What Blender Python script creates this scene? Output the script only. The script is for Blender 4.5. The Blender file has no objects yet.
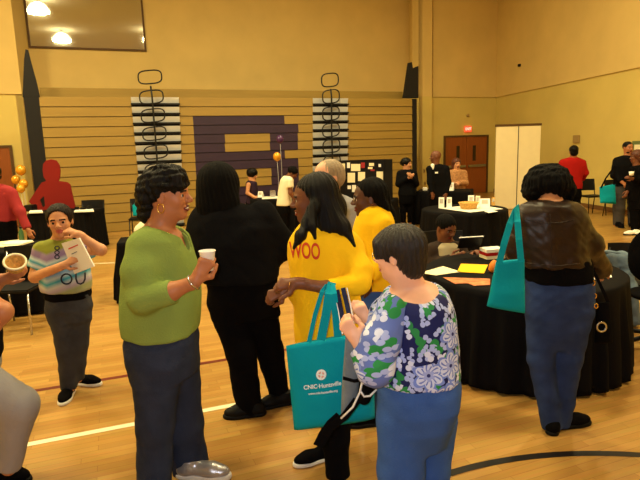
import bpy, bmesh, math, random
import numpy as np
from mathutils import Vector, Matrix
from mathutils.bvhtree import BVHTree
random.seed(7); rng = np.random.default_rng(5)
SC = bpy.context.scene; COL = SC.collection
# ------------------------------------------------------------------ camera
FPX = 545.0; CH = 1.78; TH = math.atan(93/FPX); RO = 0.031
CF = np.array([0, math.cos(TH), -math.sin(TH)]); _R0 = np.array([1., 0, 0]); _U0 = np.array([0, math.sin(TH), math.cos(TH)])
CR = _R0*math.cos(RO)-_U0*math.sin(RO); CU = _U0*math.cos(RO)+_R0*math.sin(RO)
CC = np.array([0, 0, CH])
def ray(x, y): return CF+CR*(x-320)/FPX-CU*(y-240)/FPX
def aty(x, y, Y): d = ray(x, y); return CC+d*(Y/d[1])
def atz(x, y, z): d = ray(x, y); return CC+d*((z-CH)/d[2])
def onplane(x, y, p, n): d = ray(x, y); return CC+d*(np.dot(np.array(p)-CC, n)/np.dot(d, n))
cam = bpy.data.cameras.new('camera'); co = bpy.data.objects.new('camera', cam); COL.objects.link(co)
cam.sensor_width = 36; cam.lens = FPX/640*36; cam.clip_end = 200
M = Matrix(((CR[0], CU[0], -CF[0], 0), (CR[1], CU[1], -CF[1], 0), (CR[2], CU[2], -CF[2], CH), (0, 0, 0, 1)))
co.matrix_world = M; SC.camera = co
SC.view_settings.view_transform = 'Standard'; SC.view_settings.look = 'None'; SC.view_settings.gamma = 1
SC.view_settings.use_curve_mapping = False; SC.view_settings.exposure = 0.0
# ------------------------------------------------------------------ materials
def lin(c):
    return tuple(((v/255)/12.92 if v/255 <= .04045 else ((v/255+.055)/1.055)**2.4) for v in c)
def mat(name, c, rough=.8, bump=0, bscale=60, metal=0, spec=.35, var=0, vscale=4, stretch=None, emit=0, coat=0, sheen=0):
    m = bpy.data.materials.new(name); m.use_nodes = True; nt = m.node_tree; b = nt.nodes['Principled BSDF']
    rgb = lin(c)
    b.inputs['Base Color'].default_value = (*rgb, 1); b.inputs['Roughness'].default_value = rough
    b.inputs['Metallic'].default_value = metal; b.inputs['Specular IOR Level'].default_value = spec
    if coat: b.inputs['Coat Weight'].default_value = coat
    if emit:
        b.inputs['Emission Color'].default_value = (*rgb, 1); b.inputs['Emission Strength'].default_value = emit
    if bump or var:
        tc = nt.nodes.new('ShaderNodeTexCoord'); mp = nt.nodes.new('ShaderNodeMapping')
        nt.links.new(tc.outputs['Object'], mp.inputs['Vector'])
        if stretch: mp.inputs['Scale'].default_value = stretch
    if bump:
        n = nt.nodes.new('ShaderNodeTexNoise'); n.inputs['Scale'].default_value = bscale; n.inputs['Detail'].default_value = 3
        nt.links.new(mp.outputs[0], n.inputs['Vector'])
        bp = nt.nodes.new('ShaderNodeBump'); bp.inputs['Strength'].default_value = bump; bp.inputs['Distance'].default_value = .01
        nt.links.new(n.outputs['Fac'], bp.inputs['Height']); nt.links.new(bp.outputs[0], b.inputs['Normal'])
    if var:
        n2 = nt.nodes.new('ShaderNodeTexNoise'); n2.inputs['Scale'].default_value = vscale; n2.inputs['Detail'].default_value = 4
        nt.links.new(mp.outputs[0], n2.inputs['Vector'])
        rp = nt.nodes.new('ShaderNodeValToRGB')
        rp.color_ramp.elements[0].position = .3; rp.color_ramp.elements[1].position = .7
        rp.color_ramp.elements[0].color = (*[v*(1-var) for v in rgb], 1); rp.color_ramp.elements[1].color = (*[min(1, v*(1+var)) for v in rgb], 1)
        nt.links.new(n2.outputs['Fac'], rp.inputs['Fac']); nt.links.new(rp.outputs['Color'], b.inputs['Base Color'])
    return m
def skin(name, c): return mat(name, c, .5, bump=.05, bscale=220, spec=.4, var=.08, vscale=14)
def cloth(name, c, rough=.9, bump=.25, bscale=45, **k): return mat(name, c, rough, bump=bump, bscale=bscale, spec=.2, **k)
MT = {}
MT['stitch'] = mat('pale denim stitching', (120, 132, 158), .9)
MT['skin_dark'] = skin('dark brown skin', (112, 66, 44)); MT['skin_brown'] = skin('brown skin', (176, 112, 74))
MT['skin_deep'] = skin('deep brown skin', (84, 50, 36)); MT['skin_pale'] = skin('pale skin', (232, 176, 146)); MT['skin_tan'] = skin('tan skin', (206, 146, 106))
MT['lips_dark'] = mat('dark lips', (110, 40, 36), .4); MT['lips_pale'] = mat('pale lips', (190, 96, 84), .4)
MT['brow'] = mat('brow hair', (26, 17, 13), .8); MT['brow_grey'] = mat('grey brow', (120, 100, 84), .8)
MT['eye'] = mat('eye white', (206, 198, 188), .3); MT['iris'] = mat('dark iris', (30, 18, 12), .15)
MT['teeth'] = mat('teeth', (245, 240, 228), .3)
def hairmat(n, c, rough=.42, spec=.5, bump=.5): return mat(n, c, rough, bump=bump, bscale=90, spec=spec, stretch=(6, 6, .5), var=.35, vscale=40)
MT['hair_black'] = hairmat('black hair', (9, 8, 9), .34, .16); MT['hair_dark'] = hairmat('dark brown hair', (30, 21, 18), .5, .15)
MT['hair_matte'] = hairmat('matte black hair', (10, 9, 10), .8, .1); MT['hair_grey'] = hairmat('grey hair', (158, 138, 112), .6)
MT['hair_salt'] = hairmat('dark hair with grey streaks', (30, 25, 25), .36, .35); MT['hair_red'] = hairmat('reddish brown hair', (84, 40, 26))
MT['green'] = cloth('olive green knit', (128, 150, 74), bump=.3, bscale=120, var=.06); MT['black_wool'] = mat('black wool', (18, 18, 21), 1, bump=.25, bscale=60, spec=.05)
MT['black'] = mat('black cotton', (14, 13, 15), 1, bump=.2, bscale=45, spec=.04); MT['yellow'] = cloth('yellow cotton', (250, 200, 22), var=.04)
MT['jean_dark'] = cloth('dark denim', (42, 50, 72), bump=.3, bscale=160, var=.22, vscale=9)
MT['jean_blue'] = cloth('mid blue denim', (54, 88, 158), bump=.3, bscale=160, var=.14, vscale=7)
MT['jean_navy'] = cloth('indigo denim', (40, 58, 104), bump=.3, bscale=160, var=.25, vscale=7)
MT['jean_grey'] = cloth('grey denim', (58, 60, 68), bump=.3, bscale=160, var=.25, vscale=9)
MT['denim_light'] = cloth('faded denim', (104, 122, 140), bump=.3, bscale=120, var=.2, vscale=9)
MT['leather'] = mat('dark brown leather', (40, 26, 20), .42, bump=.35, bscale=18, spec=.3, var=.1, vscale=6)
MT['red'] = cloth('red cotton', (168, 22, 20)); MT['pink'] = cloth('coral knit', (160, 50, 54)); MT['grey_shirt'] = cloth('grey shirt', (158, 160, 170), var=.1, vscale=40)
MT['cream'] = cloth('cream cotton', (240, 232, 206)); MT['grey_pants'] = cloth('light grey twill', (150, 146, 148), var=.05); MT['slate'] = cloth('slate trousers', (70, 66, 66))
MT['teal'] = cloth('teal canvas', (0, 152, 176), bump=.2, bscale=30, var=.06); MT['white'] = mat('white paper', (244, 242, 236), .7); MT['white_cloth'] = cloth('white cloth', (240, 236, 224))
MT['tablecloth'] = mat('black polyester tablecloth', (14, 13, 16), .8, spec=.08)
MT['rubber'] = mat('black rubber', (11, 11, 12), .6, spec=.15); MT['sole'] = mat('white sole', (225, 222, 214), .6); MT['silver_shoe'] = mat('silver shoe', (176, 176, 184), .3, metal=.6, bump=.3, bscale=50)
MT['gold'] = mat('gold metal', (222, 176, 80), .25, metal=1); MT['silver'] = mat('silver metal', (200, 200, 205), .25, metal=1); MT['chrome'] = mat('brushed steel', (170, 170, 172), .35, metal=1)
MT['plastic_black'] = mat('black plastic', (17, 16, 18), .5, spec=.2); MT['steel_black'] = mat('black painted steel', (18, 18, 20), .4)
MT['letter_red'] = mat('red print', (206, 62, 28), .8); MT['print_white'] = mat('white print', (232, 246, 246), .8); MT['print_dark'] = mat('dark print', (40, 44, 62), .8)
MT['navy'] = cloth('navy webbing', (26, 32, 66)); MT['piping'] = mat('white piping', (226, 226, 228), .6); MT['grey_mesh'] = cloth('grey bag fabric', (112, 122, 132), var=.1, vscale=30)
MT['wicker'] = mat('wicker', (214, 164, 84), .7, bump=.8, bscale=90, var=.25, vscale=60); MT['yellow_paper'] = mat('yellow paper', (255, 196, 12), .7)
MT['cream_paper'] = mat('cream paper', (246, 236, 200), .7); MT['glass_lens'] = mat('spectacle lens', (210, 215, 220), .05, spec=.8)
MT['brown_wood'] = mat('varnished door wood', (150, 82, 34), .45, bump=.1, bscale=8, stretch=(8, 8, .6), var=.12, vscale=5)
MT['balloon_gold'] = mat('gold balloon', (226, 160, 40), .25, spec=.6, metal=.3); MT['balloon_purple'] = mat('purple balloon', (70, 34, 92), .25, spec=.6)
MT['standee'] = mat('red painted board', (124, 9, 8), .7)
MT['green_bottle'] = mat('green plastic bottle', (60, 96, 60), .3); MT['grey_plate'] = mat('beige plastic plate', (172, 142, 86), .6)
# ------------------------------------------------------------------ scene-graph helpers
def pset(o, label=None, cat=None, group=None, kind=None):
    if label: o['label'] = label
    if cat: o['category'] = cat
    if group: o['group'] = group
    if kind: o['kind'] = kind
    return o
def empty(name, loc=(0, 0, 0), rz=0, label=None, cat=None, group=None):
    o = bpy.data.objects.new(name, None); COL.objects.link(o); o.location = loc; o.rotation_euler = (0, 0, rz); o.empty_display_size = .1
    return pset(o, label, cat, group)
def link(name, me, mats, parent=None, smooth=False):
    for m in (mats if isinstance(mats, (list, tuple)) else [mats]): me.materials.append(m)
    o = bpy.data.objects.new(name, me); COL.objects.link(o)
    if parent: o.parent = parent
    if smooth: me.polygons.foreach_set('use_smooth', [True]*len(me.polygons))
    return o
def raw_mesh(name, V, Fq):
    me = bpy.data.meshes.new(name); V = np.asarray(V, np.float32); Fq = np.asarray(Fq, np.int32); n = Fq.shape[1]
    me.vertices.add(len(V)); me.vertices.foreach_set('co', V.ravel())
    me.loops.add(Fq.size); me.loops.foreach_set('vertex_index', Fq.ravel())
    me.polygons.add(len(Fq)); me.polygons.foreach_set('loop_start', np.arange(0, Fq.size, n, dtype=np.int32))
    me.update(calc_edges=True); me.validate(); return me
def copy_tree(o, parent=None):
    c = o.copy(); COL.objects.link(c)
    if parent: c.parent = parent
    for ch in o.children: copy_tree(ch, c)
    return c
class B:
    """collects simple shapes into one mesh"""
    def __init__(s): s.bm = bmesh.new()
    def box(s, lo, hi, mi=0, bev=0):
        lo = Vector(lo); hi = Vector(hi); b = bmesh.new(); bmesh.ops.create_cube(b, size=1)
        for v in b.verts: v.co = Vector([lo[i]+(v.co[i]+.5)*(hi[i]-lo[i]) for i in range(3)])
        if bev: bmesh.ops.bevel(b, geom=b.edges[:], offset=bev, segments=2, affect='EDGES')
        return s._add(b, mi)
    def obox(s, c, size, rot=None, mi=0, bev=0):
        b = bmesh.new(); bmesh.ops.create_cube(b, size=1)
        for v in b.verts: v.co = Vector([v.co[i]*size[i] for i in range(3)])
        if bev: bmesh.ops.bevel(b, geom=b.edges[:], offset=bev, segments=2, affect='EDGES')
        m = (rot or Matrix.Identity(3)).to_4x4(); m.translation = Vector(c); b.transform(m); return s._add(b, mi)
    def _add(s, b, mi):
        mp = {v: s.bm.verts.new(v.co) for v in b.verts}
        for f in b.faces:
            try: nf = s.bm.faces.new([mp[v] for v in f.verts]); nf.material_index = mi
            except ValueError: pass
        b.free(); return s
    def tube(s, pts, r, n=8, closed=False, mi=0):
        pts = [Vector(p) for p in pts]; N = len(pts); rings = []; up = None
        for i, p in enumerate(pts):
            a = pts[(i-1) % N] if (i > 0 or closed) else p; c = pts[(i+1) % N] if (i < N-1 or closed) else p
            t = (c-a).normalized()
            if up is None: up = t.orthogonal().normalized()
            up = (up-t*up.dot(t)).normalized(); w = t.cross(up); rr = r[i] if isinstance(r, (list, tuple)) else r
            rings.append([s.bm.verts.new(p+(up*math.cos(2*math.pi*k/n)+w*math.sin(2*math.pi*k/n))*rr) for k in range(n)])
        for i in range(N if closed else N-1):
            a = rings[i]; b = rings[(i+1) % N]
            for k in range(n):
                f = s.bm.faces.new([a[k], a[(k+1) % n], b[(k+1) % n], b[k]]); f.material_index = mi; f.smooth = True
        if not closed:
            s.bm.faces.new(rings[0][::-1]).material_index = mi; s.bm.faces.new(rings[-1]).material_index = mi
        return s
    def ribbon(s, pts, widths, th=.003, mi=0):
        """flat band: pts polyline, widths list of half-width vectors"""
        pts = [Vector(p) for p in pts]; N = len(pts); rows = []
        for i, p in enumerate(pts):
            a = pts[max(0, i-1)]; c = pts[min(N-1, i+1)]; t = (c-a).normalized(); w = Vector(widths[i] if isinstance(widths, list) else widths)
            n = t.cross(w).normalized()*th
            rows.append([s.bm.verts.new(q) for q in (p-w-n, p+w-n, p+w+n, p-w+n)])
        for i in range(N-1):
            for k in range(4):
                f = s.bm.faces.new([rows[i][k], rows[i][(k+1) % 4], rows[i+1][(k+1) % 4], rows[i+1][k]]); f.material_index = mi
        s.bm.faces.new(rows[0][::-1]).material_index = mi; s.bm.faces.new(rows[-1]).material_index = mi
        return s
    def lathe(s, prof, c=(0, 0, 0), n=24, mi=0, tilt=None):
        c = Vector(c); R = tilt or Matrix.Identity(3); rings = []
        for r, z in prof:
            rings.append([s.bm.verts.new(c+R@Vector((r*math.cos(2*math.pi*k/n), r*math.sin(2*math.pi*k/n), z))) for k in range(n)])
        for a, b in zip(rings, rings[1:]):
            for k in range(n):
                f = s.bm.faces.new([a[k], a[(k+1) % n], b[(k+1) % n], b[k]]); f.material_index = mi; f.smooth = True
        s.bm.faces.new(rings[0][::-1]).material_index = mi; s.bm.faces.new(rings[-1]).material_index = mi
        return s
    def prism(s, poly, off, mi=0):
        """closed polygon (3d points) extruded by off"""
        a = [s.bm.verts.new(Vector(p)) for p in poly]; b = [s.bm.verts.new(Vector(p)+Vector(off)) for p in poly]; n = len(a)
        s.bm.faces.new(a[::-1]).material_index = mi; s.bm.faces.new(b).material_index = mi
        for i in range(n): s.bm.faces.new([a[i], a[(i+1) % n], b[(i+1) % n], b[i]]).material_index = mi
        return s
    def build(s, name, mats, parent=None, fixn=True):
        if fixn: bmesh.ops.recalc_face_normals(s.bm, faces=s.bm.faces[:])
        me = bpy.data.meshes.new(name); s.bm.to_mesh(me); s.bm.free(); return link(name, me, mats, parent)
# ------------------------------------------------------------------ implicit surfaces (smoothly joined bodies and clothes)
class Prim:
    def __init__(s, lo, hi, fn, k=.02, op='u'): s.lo = np.array(lo, float); s.hi = np.array(hi, float); s.fn = fn; s.k = k; s.op = op
def smin(a, b, k):
    h = np.maximum(k-np.abs(a-b), 0)/k; return np.minimum(a, b)-h*h*k*.25
def smax(a, b, k): return -smin(-a, -b, k)
def cone(a, b, ra, rb, k=.02, flat=False, op='u'):
    a = np.array(a, float); b = np.array(b, float); r = max(ra, rb); ba = b-a; L2 = max(ba@ba, 1e-9); L = math.sqrt(L2)
    def fn(X, Y, Z):
        t = ((X-a[0])*ba[0]+(Y-a[1])*ba[1]+(Z-a[2])*ba[2])/L2; tc = np.clip(t, 0, 1)
        d = np.sqrt((X-a[0]-tc*ba[0])**2+(Y-a[1]-tc*ba[1])**2+(Z-a[2]-tc*ba[2])**2)-(ra+(rb-ra)*tc)
        if flat: d = smax(d, (t-1)*L, .006)
        return d
    return Prim(np.minimum(a, b)-r, np.maximum(a, b)+r, fn, k, op)
def ell(c, rad, R=None, k=.02, op='u'):
    """ellipsoid; rows of R are its local axes"""
    c = np.array(c, float); rad = np.array(rad, float); R = np.eye(3) if R is None else np.array(R); ext = np.sqrt(((R.T*rad)**2).sum(1)); mr = rad.min()
    def fn(X, Y, Z):
        x, y, z = X-c[0], Y-c[1], Z-c[2]
        q = sum(((R[i, 0]*x+R[i, 1]*y+R[i, 2]*z)/rad[i])**2 for i in range(3)); q2 = sum(((R[i, 0]*x+R[i, 1]*y+R[i, 2]*z)/rad[i]**2)**2 for i in range(3))
        s = np.sqrt(q); return s*(s-1)/np.sqrt(q2+1e-12)
    return Prim(c-ext, c+ext, fn, k, op)
def loft(S, n=2.3, k=.03, cap=.02, op='u'):
    """stack of superelliptic sections (z, cx, cy, half width, half depth)"""
    S = np.array(sorted(S), float); zz = np.linspace(S[0, 0], S[-1, 0], 160); T = [np.interp(zz, S[:, 0], S[:, i]) for i in range(1, 5)]
    w = np.hanning(13); w /= w.sum(); T = [np.convolve(np.pad(t, 6, 'edge'), w, 'valid') for t in T]
    z0, z1 = S[0, 0], S[-1, 0]
    def fn(X, Y, Z):
        cx, cy, a, b = [np.interp(Z, zz, t) for t in T]
        q = (np.abs((X-cx)/a)**n+np.abs((Y-cy)/b)**n)**(1/n)
        return smax((q-1)*np.minimum(a, b), np.maximum(z0-Z, Z-z1), cap)
    lo = [(S[:, 1]-S[:, 3]).min(), (S[:, 2]-S[:, 4]).min(), z0]; hi = [(S[:, 1]+S[:, 3]).max(), (S[:, 2]+S[:, 4]).max(), z1]
    return Prim(lo, hi, fn, k, op)
def halfspace(p, n, k=.008):
    """keep the side the normal points away from"""
    p = np.array(p, float); n = np.array(n, float); n = n/np.linalg.norm(n)
    return Prim([0]*3, [0]*3, lambda X, Y, Z: (X-p[0])*n[0]+(Y-p[1])*n[1]+(Z-p[2])*n[2], k, 'i')
def wob(X, Y, Z, f, seed=0):
    r = np.random.default_rng(seed); o = 0
    for i in range(4):
        d = r.normal(size=3)*f; e = r.normal(size=3)*f*.6; ph = r.uniform(0, 6.28, 2)
        o = o+np.sin(X*d[0]+Y*d[1]+Z*d[2]+ph[0]+1.3*np.sin(X*e[0]+Y*e[1]+Z*e[2]+ph[1]))
    return o/4
def polygonize(prims, h, disp=None):
    us = [p for p in prims if p.op == 'u']; lo = np.min([p.lo for p in us], 0)-5*h-.01; hi = np.max([p.hi for p in us], 0)+5*h+.01
    n = np.ceil((hi-lo)/h).astype(int)+1; Fd = np.full(n, .5, np.float32)
    ax = [(lo[i]+h*np.arange(n[i])).astype(np.float32) for i in range(3)]
    for p in prims:
        if p.op == 'i': sl = [slice(0, n[i]) for i in range(3)]
        else:
            mg = p.k+4*h; i0 = np.maximum(np.floor((p.lo-mg-lo)/h).astype(int), 0); i1 = np.minimum(np.ceil((p.hi+mg-lo)/h).astype(int)+1, n)
            if (i1 <= i0).any(): continue
            sl = [slice(i0[i], i1[i]) for i in range(3)]
        d = p.fn(ax[0][sl[0]][:, None, None], ax[1][sl[1]][None, :, None], ax[2][sl[2]][None, None, :]).astype(np.float32)
        s = Fd[tuple(sl)]
        if p.op == 'u': Fd[tuple(sl)] = smin(s, d, p.k)
        elif p.op == 's': Fd[tuple(sl)] = smax(s, -d, p.k)
        else: Fd[tuple(sl)] = smax(s, np.broadcast_to(d, s.shape), p.k)
    if disp:
        I = np.argwhere(np.abs(Fd) < 5*h+.012); P = lo+h*I
        Fd[tuple(I.T)] += disp(P[:, 0], P[:, 1], P[:, 2]).astype(np.float32)
    Sg = Fd < 0
    c = np.zeros(n-1, np.int8)
    for dx in (0, 1):
        for dy in (0, 1):
            for dz in (0, 1): c += Sg[dx:n[0]-1+dx, dy:n[1]-1+dy, dz:n[2]-1+dz]
    act = (c > 0) & (c < 8); A = np.argwhere(act); idx = np.full(n-1, -1, np.int32); idx[act] = np.arange(len(A))
    cv = np.stack([Fd[A[:, 0]+dx, A[:, 1]+dy, A[:, 2]+dz] for dx in (0, 1) for dy in (0, 1) for dz in (0, 1)], 1)
    cor = np.array([(dx, dy, dz) for dx in (0, 1) for dy in (0, 1) for dz in (0, 1)], np.float32)
    acc = np.zeros((len(A), 3), np.float32); cnt = np.zeros(len(A), np.float32)
    for i in range(8):
        for j in range(i+1, 8):
            if np.abs(cor[i]-cor[j]).sum() != 1: continue
            a, b = cv[:, i], cv[:, j]; cr = (a < 0) != (b < 0); t = np.where(cr, a/np.where(cr, a-b, 1), 0)
            acc += np.where(cr[:, None], cor[i]+(cor[j]-cor[i])*t[:, None], 0); cnt += cr
    V = lo+h*(A+acc/cnt[:, None]); Q = []
    for d in range(3):
        e, g = [(1, 2), (2, 0), (0, 1)][d]
        s0 = [slice(None)]*3; s1 = [slice(None)]*3; s0[d] = slice(0, n[d]-1); s1[d] = slice(1, n[d])
        a, b = Sg[tuple(s0)], Sg[tuple(s1)]; E = np.argwhere(a != b); E = E[(E[:, e] > 0) & (E[:, g] > 0) & (E[:, e] < n[e]-1) & (E[:, g] < n[g]-1)]
        ins = a[tuple(E.T)]; de = np.zeros(3, int); de[e] = 1; dg = np.zeros(3, int); dg[g] = 1
        q = np.stack([idx[tuple((E-de-dg).T)], idx[tuple((E-dg).T)], idx[tuple(E.T)], idx[tuple((E-de).T)]], 1)
        q[~ins] = q[~ins][:, ::-1]; Q.append(q)
    return V, np.concatenate(Q)
def implicit(name, prims, h, mats, parent=None, disp=None):
    V, Q = polygonize(prims, h, disp); me = raw_mesh(name, V, Q); return link(name, me, mats, parent, smooth=True)
# ------------------------------------------------------------------ people
def unit(v): v = np.array(v, float); return v/np.linalg.norm(v)
class Person:
    def __init__(s, label, px, Y, h=.0045, group=None):
        s.Y = Y; X = aty(px, 400, Y)[0]; s.o = np.array([X, Y, 0.]); s.h = h; s.body = []
        s.root = empty('person', s.o, 0, label, 'person', group); s.faces = []; s.heads = []
    def p(s, px, py, dy=0): return aty(px, py, s.Y+dy)-s.o
    def m(s, l, px=320, py=250, dy=0): return l*((aty(px, py, s.Y+dy)-CC)@CF)/FPX
    def chain(s, pts, k=.03, off=0, flat=False, smooth=True):
        P = [s.p(*q[:3]) for q in pts]; r = [s.m(q[3], q[0], q[1], q[2])+off for q in pts]
        return [cone(P[i], P[i+1], r[i], r[i+1], k, flat and i == len(pts)-2) for i in range(len(pts)-1)]
    def loft(s, rows, off=0, n=2.3, k=.03, cap=.02):
        S = []
        for py, xl, xr, dy, b in rows:
            c = s.p((xl+xr)/2, py, dy); cz = s.p((xl+xr)/2, py, dy-b*.85)[2]; S.append((cz, c[0], c[1], s.m((xr-xl)/2, xl, py, dy)+off, b+off))
        return loft(S, n, k, cap)
    def ell(s, px, py, dy, rx, ry, rz, yaw=0, k=.02, op='u', tilt=0):
        """image-plane radii in pixels (rx, rz), depth radius ry in pixels; yaw/tilt in degrees"""
        u = s.m(1, px, py, dy); a = math.radians(yaw); t = math.radians(tilt)
        R = np.array([[math.cos(a)*math.cos(t), math.sin(a)*math.cos(t), math.sin(t)], [-math.sin(a), math.cos(a), 0], [-math.cos(a)*math.sin(t), -math.sin(a)*math.sin(t), math.cos(t)]])
        return ell(s.p(px, py, dy), (rx*u, ry*u, rz*u), R, k, op)
    def head(s, px, py, dy, hpx, yaw, pitch=0, roll=0, lips='lips_dark', brow='brow', smile=False, ears=True, eyes=True, neck=None, nr=None):
        L = s.m(hpx, px, py, dy); c = s.p(px, py, dy); y, p, r = map(math.radians, (yaw, pitch, roll))
        f = np.array([math.cos(y)*math.cos(p), math.sin(y)*math.cos(p), math.sin(p)]); l0 = np.array([-math.sin(y), math.cos(y), 0]); u0 = np.cross(f, l0)
        l = l0*math.cos(r)+u0*math.sin(r); u = np.cross(f, l); R = np.array([f, l, u])
        T = lambda a: c+(np.array(a)@R)*L
        E = lambda a, rad, k=.06, op='u': ell(T(a), np.array(rad)*L, R, k*L, op)
        Cn = lambda a, b, ra, rb, k=.05, op='u': cone(T(a), T(b), ra*L, rb*L, k*L, op=op)
        P = [E((-.04, 0, .14), (.42, .335, .36), .1), E((.08, 0, -.14), (.27, .255, .34), .14), E((.235, 0, -.395), (.10, .11, .085), .1),
             E((.05, 0, -.28), (.25, .225, .15), .1)]
        P += [E((.23, i*.15, -.10), (.11, .10, .10), .1) for i in (-1, 1)]
        P += [E((.325, 0, .075), (.06, .20, .045), .08)]
        P += [E((.425, i*.135, .005), (.075, .085, .055), .06, 's') for i in (-1, 1)]
        P += [Cn((.36, 0, .05), (.445, 0, -.105), .028, .05, .05)]+[E((.405, i*.05, -.12), (.05, .036, .034), .03) for i in (-1, 1)]
        P += [E((.345, 0, -.225), (.06, .11, .03), .03), E((.34, 0, -.285), (.06, .095, .034), .03), E((.41, 0, -.255), (.05, .12, .010 if not smile else .03), .02, 's')]
        if ears:
            for i in (-1, 1):
                P += [E((-.03, i*.335, -.02), (.075, .035, .125), .03), E((-.015, i*.375, -.01), (.035, .02, .07), .02, 's')]
        if neck:
            nb = s.p(*neck[:3]); P += [cone(T((-.10, 0, -.2)), nb, nr*L*.98, nr*L*1.12, .12*L), cone(T((-.05, 0, -.3)), nb+f*.0, nr*L*.9, nr*L, .1*L)]
        s.body += P; s.heads.append((c, R, L))
        s.T = T; s.R = R; s.L = L
        if eyes:
            for i in (-1, 1):
                bm = bmesh.new(); bmesh.ops.create_uvsphere(bm, u_segments=16, v_segments=12, radius=.056*L)
                for fc in bm.faces:
                    cz = fc.calc_center_median().normalized().z; fc.material_index = 1 if cz > .78 else 0; fc.smooth = True
                q = Vector((0, 0, 1)).rotation_difference(Vector(unit(f+.0*l))); mm = q.to_matrix().to_4x4(); mm.translation = Vector(T((.30, i*.135, .0))); bm.transform(mm)
                me = bpy.data.meshes.new('eye'); bm.to_mesh(me); bm.free(); link('eye', me, [MT['eye'], MT['iris']], s.root)
        if smile:
            implicit('teeth', [E((.335, 0, -.25), (.05, .095, .028))], s.h*.7, MT['teeth'], s.root)
        s.lipm, s.browm = MT[lips], MT[brow]
        return s
    def hand(s, w, d, n, side, L=.175, curl=(.3,)*4, thumb=.4, fat=1.0, k=.008, spread=.0):
        """w wrist point, d finger direction, n back-of-hand normal, side +1/-1 picks the thumb side"""
        w = np.array(w, float); d = unit(d); n = np.array(n, float); n = unit(n-d*(n@d)); l = np.cross(d, n)*side; q = L/.18*fat
        P = [cone(w-d*.03, w+d*.03, .023*q, .024*q, .02)]
        offs = (.135, .045, -.045, -.13); ln = (.40, .45, .41, .32); kn = (.5, .52, .5, .45)
        for i in range(4):
            kp = w+d*kn[i]*L+l*offs[i]*L; P.append(cone(w+l*offs[i]*L*.55+d*.02, kp, .0135*q, .0115*q, .012)); a = 0; pt = kp
            for j, fr in enumerate((.45, .31, .24)):
                a += curl[i]*math.radians((55, 70, 50)[j]); dd = d*math.cos(a)-n*math.sin(a)+l*spread*(1.5-i)
                b = pt+unit(dd)*ln[i]*L*fr; P.append(cone(pt, b, (.0098, .009, .0082)[j]*q, (.009, .0082, .007)[j]*q, k)); pt = b
        t0 = w+d*.1*L+l*.12*L; d1 = unit(d*.55+l*.8-n*.25); t1 = t0+d1*.22*L; d2 = unit(d*(.9)+l*(.45-thumb)-n*(.15+.5*thumb)); t2 = t1+d2*.18*L; t3 = t2+unit(d2-n*.3*thumb)*.14*L
        P += [cone(t0, t1, .0155*q, .012*q, .015), cone(t1, t2, .0112*q, .010*q, k), cone(t2, t3, .010*q, .008*q, k)]
        s.body += P
        return s
    def finish(s, skinm):
        o = implicit('body', s.body, s.h, [MT[skinm], s.lipm, s.browm], s.root); me = o.data
        n = len(me.polygons); ce = np.empty(n*3, np.float32); me.polygons.foreach_get('center', ce); ce = ce.reshape(-1, 3); mi = np.zeros(n, np.int32)
        for c, R, L in s.heads:
            q = (ce-c)@R.T/L
            lip = (q[:, 0] > .3) & ((q[:, 1]/.115)**2+((q[:, 2]+.255)/.062)**2 < 1); mi[lip] = 1
            br = (q[:, 0] > .2) & (np.abs(q[:, 1]) > .05) & (np.abs(q[:, 1]) < .215) & (np.abs(q[:, 2]-(.088-.18*(np.abs(q[:, 1])-.13)**2*4)) < .02); mi[br] = 2
        me.polygons.foreach_set('material_index', mi); return o
    def garment(s, name, prims, m, fold=(.006, 22, 1), h=None, extra=None):
        f = fold
        def disp(X, Y, Z):
            d = f[0]*wob(X, Y, Z, f[1], f[2])+.4*f[0]*wob(X, Y, Z, f[1]*2.3, f[2]+50)
            return d+extra(X, Y, Z) if extra is not None else d
        return implicit(name, prims, h or s.h*1.25, MT[m] if isinstance(m, str) else m, s.root, disp)
    def hair(s, prims, m='hair_black', amp=.003, fr=34, h=None, name='hair', rough=.0):
        c = s.heads[-1][0]
        def disp(X, Y, Z):
            t = np.arctan2(Y-c[1], X-c[0]); return amp*(np.sin(fr*t+2.5*np.sin(14*(Z-c[2])))+.6*np.sin(fr*2.1*t+9*(Z-c[2])+1))*.6+rough*wob(X, Y, Z, 75, 3)
        return implicit(name, prims, h or s.h, MT[m], s.root, disp)
    def H(s, a, rad, k=.05, op='u'):       # ellipsoid in head units
        return ell(s.T(a), np.array(rad)*s.L, s.R, k*s.L, op)
    def trace(s, ob, pts, r, m, name):
        """a thin raised line sewn along the visible surface of a garment"""
        bv = BVHTree.FromPolygons([v.co for v in ob.data.vertices], [p.vertices for p in ob.data.polygons]); out = []; o = Vector(CC-s.o)
        for a, b in zip(pts, pts[1:]):
            for t in np.linspace(0, 1, 7)[:-1]:
                h = bv.ray_cast(o, Vector(unit(ray(a[0]+(b[0]-a[0])*t, a[1]+(b[1]-a[1])*t))))
                if h[0]: out.append(h[0])
        if len(out) > 2: B().tube(out, r, 5).build(name, MT[m], ob)
    def cap(s, grow=1.0, front=.30):        # close-fitting scalp hair that leaves the face free
        return [s.H((-.06, 0, .16), (.44*grow, .365*grow, .38*grow)), s.H((.38, 0, -.16), (.34, .30, .36), .04, 's'), s.H((.62, 0, .02), (.42, .5, .22), .05, 's')]
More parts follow.
